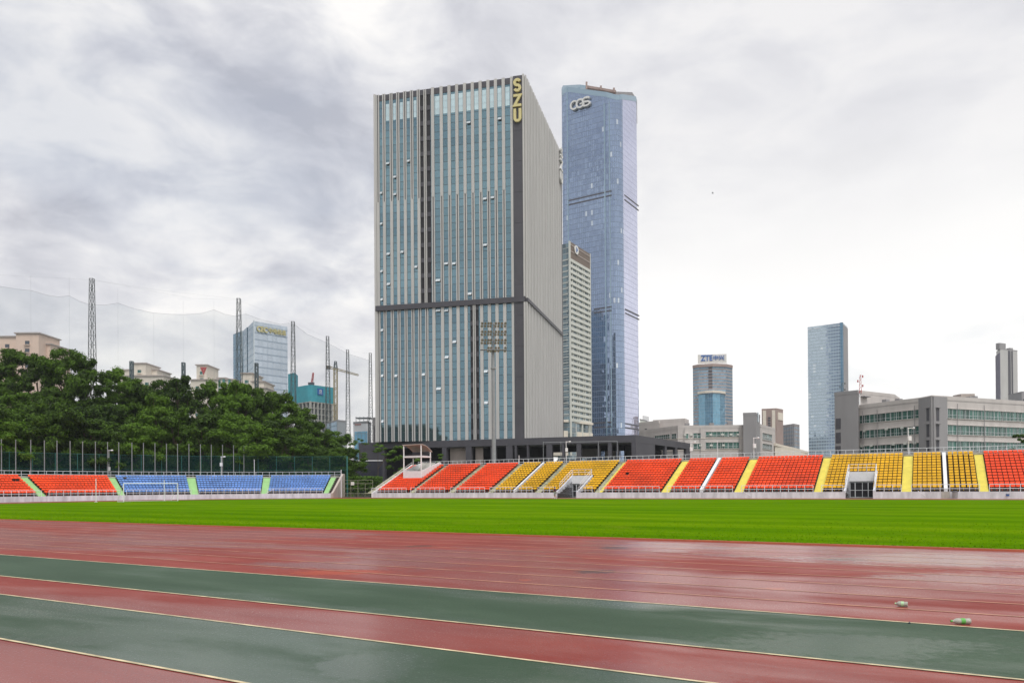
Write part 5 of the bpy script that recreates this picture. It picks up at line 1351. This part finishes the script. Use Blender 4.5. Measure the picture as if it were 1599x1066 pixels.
# ---------------------------------------------------------------- lattice masts with the practice net
mast_px = [(143.5, 435, 9.5), (372.8, 466, 8), (457.5, 502, 6.5), (511.5, 525, 6.0), (542.8, 546, 5.5), (578.2, 551, 5.5)]
ml = ['tallest lattice mast standing alone behind the left trees', 'lattice mast in front of the glass office tower', 'lattice mast right of the glass office tower', 'lattice mast left of the crane mast', 'slender lattice mast between the crane and the last mast', 'last lattice mast beside the ribbed office tower']
tops = []
for (px, py, wpx), lb in zip(mast_px, ml):
    yh = 759 - (px - 799.5) * 0.007; Y = 54.0 * F / (yh - py); t = at(px, py, Y); tops.append(t)
    mb = MB(); lattice(mb, (t.x, Y, 0), t, 2.1, 0.85, 2.4, 0.085); o = mb.build('lattice_mast', 'lattice'); tag(o, 'dark ' + lb, 'mast', 'net masts')
for px, py, Y, lb in ((205.5, 564, 330, 'short grey mast rising before the cream stepped apartments'), (286.5, 566, 330, 'short grey mast left of the roof tower with red mark'), (400.5, 567, 320, 'short grey mast before the foot of the glass office tower')):
    t = at(px, py, Y); mb = MB(); lattice(mb, (t.x, Y, 0), t, 1.2, 1.1, 2.5, 0.22); tag(mb.build('lattice_mast', 'lattice'), lb, 'mast', 'net masts')
def ypx(px):
    P_ = [(-60, 172)] + [(m_[0], t.y) for m_, t in zip(mast_px, tops)]
    for (a, ya), (b, yb) in zip(P_, P_[1:]):
        if px <= b: return ya + (yb - ya) * (px - a) / (b - a)
    return P_[-1][1]
edge = [(-60, 440), (0, 447), (25, 451), (48, 453.5), (75, 461), (92, 463.5), (108, 461.5), (124, 470), (140, 475.5), (165, 476), (184, 473), (210, 482), (240, 488.5), (265, 490.5), (290, 491), (315, 489), (334, 483.5), (350, 490), (366, 493.5), (384, 490), (405, 498), (437, 506), (457, 504), (480, 522), (511, 535), (543, 552), (578, 563)]
mb = MB(); cab = MB(); prev = None
for (x0, y0), (x1, y1) in zip(edge, edge[1:]):
    Ya, Yb_ = ypx(x0) + 1.5, ypx(x1) + 1.5; a, b = at(x0, y0, Ya), at(x1, y1, Yb_)
    mb.quad([(a.x, a.y, 2), (b.x, b.y, 2), tuple(b), tuple(a)]); cab.tube(a, b, 0.022, n=4, caps=False)
ntm = empty('practice_net', (xat(250, 200), 200, 0), 'huge pale sagging ball net hung between the lattice masts', 'net')
mb.build('netting', 'net', ntm); 
for px, py in ((48, 430), (108, 432), (184, 450), (240, 488), (334, 470), (384, 486), (286, 470), (437, 506)):
    Y = ypx(px) + 1.4; a = at(px, py, Y); cab.tube(a, (a.x, a.y, 10), 0.011, n=3, caps=False)
for ch in (((-60, 426), (145, 437), (240, 452), (372, 467)), ((145, 437), (300, 466), (372, 468)), ((372, 468), (457, 503), (511, 527), (543, 548), (578, 552))):
    for (x0, y0), (x1, y1) in zip(ch, ch[1:]): cab.tube(at(x0, y0, ypx(x0) + 0.8), at(x1, y1, ypx(x1) + 0.8), 0.009, n=3, caps=False)
cab.build('cable', 'lattice', ntm)

# ---------------------------------------------------------------- green fence and flagpoles behind the curved stand
RF = R0 + 10.6
fe = empty('mesh_fence', TARC.P(25, 10.6), 'tall dark green mesh fence behind the curved stand', 'fence')
mb = MB(); ps = MB(); t0, t1 = -0.3, 80.0; n = 30
for i in range(n):
    a, b = t0 + (t1 - t0) * i / n, t0 + (t1 - t0) * (i + 1) / n; p, q = TARC.P(a, 10.6), TARC.P(b, 10.6)
    mb.quad([(p.x, p.y, 2.0), (q.x, q.y, 2.0), (q.x, q.y, 7.75), (p.x, p.y, 7.75)])
    ps.tube(p, p + Vector((0, 0, 7.8)), 0.16 if i == 0 else 0.05, n=6); ps.tube(p + Vector((0, 0, 7.75)), q + Vector((0, 0, 7.75)), 0.035, n=4, caps=False); ps.tube(p + Vector((0, 0, 5.2)), q + Vector((0, 0, 5.2)), 0.03, n=4, caps=False)
mb.build('netting', 'gnet', fe); ps.build('frame', mat('green_fence_paint', (0.03, 0.14, 0.12), 0.6), fe)
fpx = [2.2, 24.5, 48, 69.3, 89, 109.5, 129, 149, 168, 185.5, 206, 224, 242, 260, 277.3, 295, 313, 330, 347.5, 364.7, 380.8]
for i, px in enumerate(fpx):
    t = t_arc(px, 9.6, 715); p = TARC.P(t, 9.6); top = at(px, 687 + 9.5 * px / 380, p.y).z
    mb = MB(); mb.tube(p, (p.x, p.y, top), 0.085, 0.07, n=8); mb.tube((p.x, p.y, top), (p.x, p.y, top + 0.15), 0.1, n=8); mb.box((p.x, p.y, 0.08), (0.4, 0.4, 0.16))
    tag(mb.build('flagpole', 'steel'), f"bare grey flagpole behind the curved stand, {ORD[i + 1] if i < 20 else 'twenty-first and last'} from the left", 'flagpole', 'flagpoles behind the curved stand')

# camera and lamp posts on the stands
def post(px, pyt, Y, z0, label, boxes=True, r=0.06):
    t = at(px, pyt, Y); root = empty('camera_post', (t.x, Y, z0), label, 'lamp post', 'white posts on the stands')
    mb = MB(); mb.tube((t.x, Y, z0), t, r, r * 0.8, n=8); mb.box((t.x, Y, z0 + 0.05), (0.35, 0.35, 0.1)); mb.build('pole', 'white', root)
    if boxes:
        mb = MB(); mb.box((t.x + 0.05, Y - 0.15, t.z - (t.z - z0) * 0.38), (0.42, 0.3, 0.62)); mb.build('control_box', 'white', root)
        mb = MB(); mb.tube((t.x - 0.1, Y, t.z - 0.15), (t.x + 0.6, Y - 0.1, t.z - 0.05), 0.05, n=6); mb.tube((t.x + 0.45, Y - 0.25, t.z - 0.12), (t.x + 0.75, Y - 0.05, t.z - 0.08), 0.12, n=8); mb.build('camera', 'white', root)
zr_ = row_z(13) - 0.12
Yr = lambda px: (TLINE.P(s_at(px, 101 + row_o(13) + 1.0), row_o(13) + 1.0)).y
for px, py, lb in ((884, 688.5, 'white camera post behind the yellow seats left of the vomitory'), (1078.5, 689, 'white camera post behind the red seats beside the podium corner'), (1177, 682.5, 'white camera post in front of the grey stair tower'), (1418.5, 667, 'white camera post in front of the long office block')):
    post(px, py, Yr(px), zr_, lb)
post(1120.5, 687.5, Yr(1120.5), zr_, 'thin plain white post at the dividing wall between red seats', False, 0.05)
post(810.5, 710.5, Yr(810), zr_, 'short white post behind the leftmost yellow seats', False, 0.07)
for px, py, lb in ((345.5, 712, 'white camera post behind the second blue seat block'), (397, 717, 'short white post behind the aisle of the blue seats')):
    Y = TARC.P(t_arc(px, 8.3, 720), 8.3).y; post(px, py, Y, row_z(8) - .12, lb, px < 350)
post(170, 702, TARC.P(t_arc(170, 10.0, 720), 10.0).y, 0, 'slim lamp post with small round head among the flagpoles', True, 0.05)

# floodlight mast
Yf = 136.0
q = at(771.3, 716, Yf); ft, fh_ = at(771, 503, Yf), at(771, 546, Yf)
fl = empty('floodlight_mast', (q.x, Yf, 0), 'tall grey floodlight mast with four rows of lamps before the tower', 'floodlight mast')
mb = MB(); mb.tube((q.x, Yf, 0), (q.x, Yf, fh_.z), 0.46, 0.27, n=14); mb.tube((q.x, Yf, fh_.z), (ft.x, Yf, ft.z), 0.2, 0.14, n=10); mb.tube((q.x, Yf, at(771, 576, Yf).z), (q.x, Yf, at(771, 573, Yf).z), 0.5, n=12); mb.build('pole', 'steel', fl)
mb = MB()
for py in (506.5, 519.5, 532.5, 545.5): a, b = at(751.5, py, Yf - .3), at(791, py, Yf - .3); mb.tube(a, b, 0.06, n=6)
for px in (752.5, 771, 790): mb.tube(at(px, 505, Yf - .25), at(px, 547, Yf - .25), 0.04, n=5)
a, b = at(750, 546, Yf - .9), at(791, 546, Yf - .9); mb.obox(a, b - a, (0, 0.9, 0), (0, 0, 0.12)); mb.build('cross_frame', 'steel', fl)
for row, py in enumerate((506.5, 519.5, 532.5, 545)):
    for j, px in enumerate((752.8, 757.8, 762.6, 766.6, 774, 778.6, 783.6, 788.8)):
        if row == 3 and j in (0, 1, 6): continue
        c = at(px, py, Yf - 0.6); mb = MB()
        for s_ in (-1, 1):
            d = Vector((0.1 * s_, -0.8, -0.35)).normalized(); o_ = c + Vector((0, 0, 0.28 * s_)); mb.tube(o_, o_ + d * 0.35, 0.10, 0.24, n=10)
        mb.tube(c + Vector((0, 0.25, -0.4)), c + Vector((0, 0.25, 0.4)), 0.03, n=4)
        mb.build('floodlight', mat('lamp_housing', (0.26, 0.23, 0.20), 0.5, metal=0.3) if row == 0 and j == 0 else bpy.data.materials['lamp_housing'], fl)

# ---------------------------------------------------------------- gap between the stands
Yg = 133.0
mb = MB(); a, b = at(524, 720, 160), at(597, 719.5, 160); mb.obox((a.x, a.y, 0), (b - a).xy.to_3d(), (0, 0.3, 0), (0, 0, a.z)); dp = tag(mb.build('hoarding', mat('navy_hoarding', (0.035, 0.037, 0.055), 0.6)), 'dark navy hoarding with pale top rail in the gap between stands', 'hoarding')
mb = MB(); mb.obox((a.x, a.y - .1, a.z), (b - a).xy.to_3d(), (0, 0.5, 0), (0, 0, 0.22)); o = mb.build('top_rail', 'white'); o.parent = dp
hx0, hx1 = xat(530, 146), xat(596, 146); mb = MB(); rgh = random.Random(8)
for i in range(5200):
    x, y = rgh.uniform(hx0, hx1), rgh.uniform(145, 147.2); zt_ = 3.9 + mnoise.noise(Vector((x * .9, y * .9, 0))) * 0.5; z = zt_ * rgh.random() ** 0.45 
    p = Vector((x, y, z)); nrm = Vector((rgh.uniform(-1, 1), rgh.uniform(-1.4, .4), rgh.uniform(-.2, 1.2))).normalized(); t = nrm.orthogonal().normalized(); u = nrm.cross(t); s_ = rgh.uniform(.10, .2)
    mb.quad([p - t * s_, p - u * s_, p + t * s_, p + u * s_])
tag(mb.build('hedge', 'hedge'), 'clipped green hedge behind the metal gate between the stands', 'hedge')
mb = MB(); g0, g1 = at(536, 777, Yg), at(582, 777, Yg)
gt_ = empty('metal_gate', ((g0.x + g1.x) / 2, Yg, 0), 'brown pipe gate with small pale board closing the gap between stands', 'gate')
for z in (0.1, 0.75, 1.6, 2.5, 3.1): mb.tube((g0.x, Yg, z), (g1.x, Yg, z), 0.035 if z not in (2.5,) else 0.045, n=5)
for f in (0.0, 0.26, 0.5, 0.75, 1.0): x = g0.x + (g1.x - g0.x) * f; mb.tube((x, Yg, 0), (x, Yg, 3.1 if f != 0.75 else 2.5), 0.05, n=5)
n = 40
for i in range(n): x = g0.x + (g1.x - g0.x) * i / n; mb.tube((x, Yg, 0.1), (x, Yg, 0.75), 0.015, n=3, caps=False)
mb.build('frame', mat('olive_gate_paint', (0.20, 0.21, 0.14), 0.6), gt_)
mb = MB(); c = at(550.5, 754.5, Yg - .1); mb.box(c, (0.6, 0.05, 0.6)); mb.build('board', 'apt', gt_)
mb = MB(); x = xat(532.6, 131.5); mb.tube((x, 131.5, 0), (x, 131.5, 5.0), 0.07, n=6); tag(mb.build('white_pipe', 'rail'), 'white upright pipe at the end wall of the curved stand', 'pipe')

# ---------------------------------------------------------------- goal and thin posts on the field
gp = [ground(193, 783.3, .03), ground(277.5, 781.6, .03)]
d = (gp[1] - gp[0]); d.normalize(); e = Vector((-d.y, d.x, 0)); e = e if e.dot(LV) > 0 else -e
go = empty('football_goal', (gp[0] + gp[1]) / 2, 'white football goal at the far end of the lawn', 'goal')
H = 2.55
for p in gp: mb = MB(); mb.tube(p, p + Vector((0, 0, H)), 0.065, n=10); mb.build('goal_post', 'white', go)
mb = MB(); mb.tube(gp[0] + Vector((0, 0, H)), gp[1] + Vector((0, 0, H)), 0.065, n=10); mb.build('crossbar', 'white', go)
mb = MB()
for p in gp: mb.tube(p + Vector((0, 0, H)), p + e * 1.9 + Vector((0, 0, 0.05)), 0.025, n=5); mb.tube(p, p + e * 1.9, 0.025, n=5)
mb.tube(gp[0] + e * 1.9 + Vector((0, 0, .05)), gp[1] + e * 1.9 + Vector((0, 0, .05)), 0.025, n=5); mb.build('rear_frame', 'rail', go)
for px, py, pt, lb in ((150, 783.6, 747, 'thin white post left of the football goal'), (256.5, 781.6, 749, 'thin white post standing just behind the football goal')):
    b = ground(px, py, 0.03); mb = MB(); mb.tube(b, (b.x, b.y, at(px, pt, b.y).z), 0.05, n=8); mb.box((b.x, b.y, .05), (.3, .3, .06)); tag(mb.build('field_post', 'white'), lb, 'post')
# litter bin and small drum at the wall, right
for px, w_, lb, mm in ((1491, 0.55, 'grey litter bin at the wall below the last yellow seats', 'steel'), (1573.5, 0.3, 'small blue-grey box on the wall below the rightmost red seats', 'signblue')):
    s_ = s_at(px, 100.8); p = TLINE.P(s_, -0.45); root = empty('litter_bin' if w_ > .4 else 'wall_box', p, lb, 'bin' if w_ > .4 else 'box'); mb = MB()
    if w_ > .4: mb.tube(p + Vector((0, 0, .03)), p + Vector((0, 0, .78)), .26, .3, n=14); mb.build('body', mm, root); mb = MB(); mb.tube(p + Vector((0, 0, .78)), p + Vector((0, 0, .9)), .32, .24, n=14); mb.build('lid', 'dark', root)
    else: mb.box(p + PV * .35 + Vector((0, 0, .42)), (.3, .14, .22)); mb.build('body', mm, root); mb = MB(); mb.box(p + PV * .27 + Vector((0, 0, .55)), (.34, .2, .04)); mb.build('lid', 'steel', root)
s_ = s_at(1476.5, 101); mb = MB(); sweep(mb, TLINE, [(-.06, 0), (-.003, 0), (-.003, .83), (-.06, .83)], s_ - .42, s_ + .42); mb.build('drain_panel', 'conc', stand_r)
# diagonal braces on the front railing and broken bits
mb = MB()
for px in (415, 1172, 1445):
    if px < 600: a = TARC.P(t_arc(px, 0.1), 0.0, 0.85); b = TARC.P(t_arc(px + 13, 0.1), 0.0, 1.65)
    else: a = TLINE.P(s_at(px, 101), -0.02, 0.3); b = TLINE.P(s_at(px - 12, 101), 0.05, 0.95)
    mb.tube(a, b, 0.035, n=5)
mb.build('loose_rail', 'rail', stand_r)

# ---------------------------------------------------------------- person jogging along the far side
def person():
    p0 = ground(867, 778.7); hd = LV.copy()     # moves to the left along the track
    root = empty('person', p0, 'person in dark shirt and grey shorts jogging past the yellow seats', 'person')
    fx = hd; up = Vector((0, 0, 1)); sd_ = PV
    J = {'pelvis': (0, 0, .93), 'chest': (.05, 0, 1.25), 'neck': (.07, 0, 1.45), 'head': (.09, 0, 1.58), 'crown': (.09, 0, 1.68),
         'hipl': (0, .09, .90), 'kneel': (.22, .09, .52), 'ankl': (.02, .09, .16), 'toel': (.15, .09, .07),
         'hipr': (0, -.09, .90), 'kneer': (-.02, -.09, .48), 'ankr': (-.28, -.09, .20), 'toer': (-.22, -.09, .06),
         'shl': (.05, .19, 1.40), 'ell': (-.12, .24, 1.16), 'hal': (.08, .22, 1.05), 'shr': (.05, -.19, 1.40), 'elr': (.12, -.25, 1.15), 'har': (.30, -.2, 1.25)}
    E = [('pelvis', 'chest'), ('chest', 'neck'), ('neck', 'head'), ('head', 'crown'), ('pelvis', 'hipl'), ('hipl', 'kneel'), ('kneel', 'ankl'), ('ankl', 'toel'), ('pelvis', 'hipr'), ('hipr', 'kneer'), ('kneer', 'ankr'), ('ankr', 'toer'), ('neck', 'shl'), ('shl', 'ell'), ('ell', 'hal'), ('neck', 'shr'), ('shr', 'elr'), ('elr', 'har')]
    RD = {'pelvis': .13, 'chest': .14, 'neck': .055, 'head': .09, 'crown': .07, 'hipl': .09, 'hipr': .09, 'kneel': .058, 'kneer': .058, 'ankl': .038, 'ankr': .038, 'toel': .035, 'toer': .035, 'shl': .055, 'shr': .055, 'ell': .04, 'elr': .04, 'hal': .033, 'har': .033}
    keys = list(J)
    def skin(name, ks, rs, m, parent):
        me = bpy.data.meshes.new(name); idx = {k: i for i, k in enumerate(ks)}
        me.from_pydata([tuple(fx * J[k][0] + sd_ * J[k][1] + up * J[k][2]) for k in ks], [(idx[a], idx[b]) for a, b in E if a in idx and b in idx], [])
        o = bpy.data.objects.new(name, me); COL.objects.link(o); o.parent = parent
        md = o.modifiers.new('skin', 'SKIN'); sv = me.skin_vertices[0].data
        for k, i in idx.items(): sv[i].radius = (rs[k], rs[k]); sv[i].use_root = (i == 0)
        o.modifiers.new('sub', 'SUBSURF').levels = 1; o.modifiers['sub'].render_levels = 2; me.materials.append(m); return o
    body = skin('body', keys, RD, mat('skin', (.42, .24, .16), .6), root)
    R2 = {k: v * 1.18 for k, v in RD.items()}; R2['neck'] = .07
    skin('shirt', ['pelvis', 'chest', 'neck', 'shl', 'ell', 'shr', 'elr'], {**R2, 'ell': .05, 'elr': .05}, mat('dark_shirt', (.09, .03, .05), .8), root)
    J2 = dict(J); skin('shorts', ['pelvis', 'hipl', 'kneel', 'hipr', 'kneer'], {**R2, 'kneel': .085, 'kneer': .085, 'pelvis': .15}, mat('grey_shorts', (.28, .29, .28), .8), root)
    mb = MB(); c = p0 + fx * .075 + up * 1.63
    for i in range(7):
        a0, a1 = R(-10 + 100 * i / 7), R(-10 + 100 * (i + 1) / 7)
        mb.tube(c + up * .115 * math.sin(a0), c + up * .115 * math.sin(a1), .105 * math.cos(a0), max(.005, .105 * math.cos(a1)), n=12, caps=False)
    mb.build('hair', 'black', root)
    for s_, k in ((1, 'l'), (-1, 'r')):
        mb = MB(); a = p0 + fx * J['ank' + k][0] + sd_ * J['ank' + k][1] + up * J['ank' + k][2]; b = p0 + fx * J['toe' + k][0] + sd_ * J['toe' + k][1] + up * J['toe' + k][2]
        mb.tube(a, b, .055, .045, n=8); mb.build('shoe', 'white', root)
person()

# ---------------------------------------------------------------- bottles on the track and a bird
M['pet'] = mat('clear_plastic', (.36, .37, .31), .12, var=.1)
M['petg'] = mat('green_plastic', (.10, .38, .07), .3); M['petp'] = mat('pale_green_plastic', (.40, .62, .36), .35)
def bottle(px, py, L, r, ang, m1, m2, label):
    p = ground(px, py); root = empty('plastic_bottle', p, label, 'bottle'); ax = Vector((math.cos(ang), math.sin(ang), 0)); c = p + Vector((0, 0, r + .002))
    prof = [(-.5, .55), (-.49, .85), (-.45, 1), (-.30, .97), (-.26, .9), (-.22, 1), (-.05, 1), (-.01, .9), (.03, 1), (.18, 1), (.27, .8), (.36, .42), (.42, .36)]
    mb = MB()
    for (a, ra), (b, rb_) in zip(prof, prof[1:]): mb.tube(c + ax * a * L, c + ax * b * L, r * ra, r * rb_, n=14, caps=False)
    mb.quad([c + ax * -.5 * L + Vector((-ax.y * math.cos(w), ax.x * math.cos(w), math.sin(w))) * r * .55 for w in [i * math.pi / 4 for i in range(8)]])
    mb.build('body', m1, root, smooth=True)
    mb = MB(); mb.tube(c + ax * .42 * L, c + ax * .5 * L, r * .42, n=12); mb.build('cap', m2, root)
    mb = MB(); mb.tube(c + ax * -.2 * L, c + ax * .02 * L, r * 1.015, n=14, caps=False); mb.build('wrapper', m2, root)
bottle(1407.5, 946.5, .17, .038, R(150), 'pet', 'petp', 'crumpled clear plastic bottle with pale green cap on the red lane')
bottle(1500, 974.0, .24, .038, R(176), 'pet', 'petg', 'larger plastic bottle with bright green cap on the green strip edge')
p = ground(1420, 973.5); mb = MB(); mb.tube(p, p + Vector((.02, .03, .02)), .02, .008, n=7); tag(mb.build('pebble', 'dark'), 'tiny dark clod on the green strip near the bottles', 'pebble')
bc = at(1113, 302, 120); mb = MB(); mb.tube(bc - Vector((.16, 0, 0)), bc, .01, .05, n=6); mb.tube(bc, bc + Vector((.15, 0, .02)), .05, .01, n=6)
for s_ in (-1, 1): mb.quad([bc + Vector((-.1, 0, .03)), bc + Vector((.12, 0, .03)), bc + Vector((.1 + .2 * s_, .2 * s_, .14)), bc + Vector((.02 + .2 * s_, .25 * s_, .13))])
tag(mb.build('bird', 'black'), 'tiny dark bird flying high in the sky right of the skyscraper', 'bird')

# ---------------------------------------------------------------- thin humid air
m = bpy.data.materials.new('haze'); m.use_nodes = True; t = m.node_tree; t.nodes.clear()
v = N(t, 'ShaderNodeVolumePrincipled'); v.inputs['Color'].default_value = (0.85, 0.88, 0.95, 1); v.inputs['Density'].default_value = 0.00012
o_ = N(t, 'ShaderNodeOutputMaterial'); t.links.new(v.outputs[0], o_.inputs['Volume']); M['haze'] = m
mb = MB(); mb.obox((-750, -60, -1.03), (1500, 0, 0), (0, 1120, 0), (0, 0, 346)); tag(mb.build('haze', 'haze'), kind='stuff')
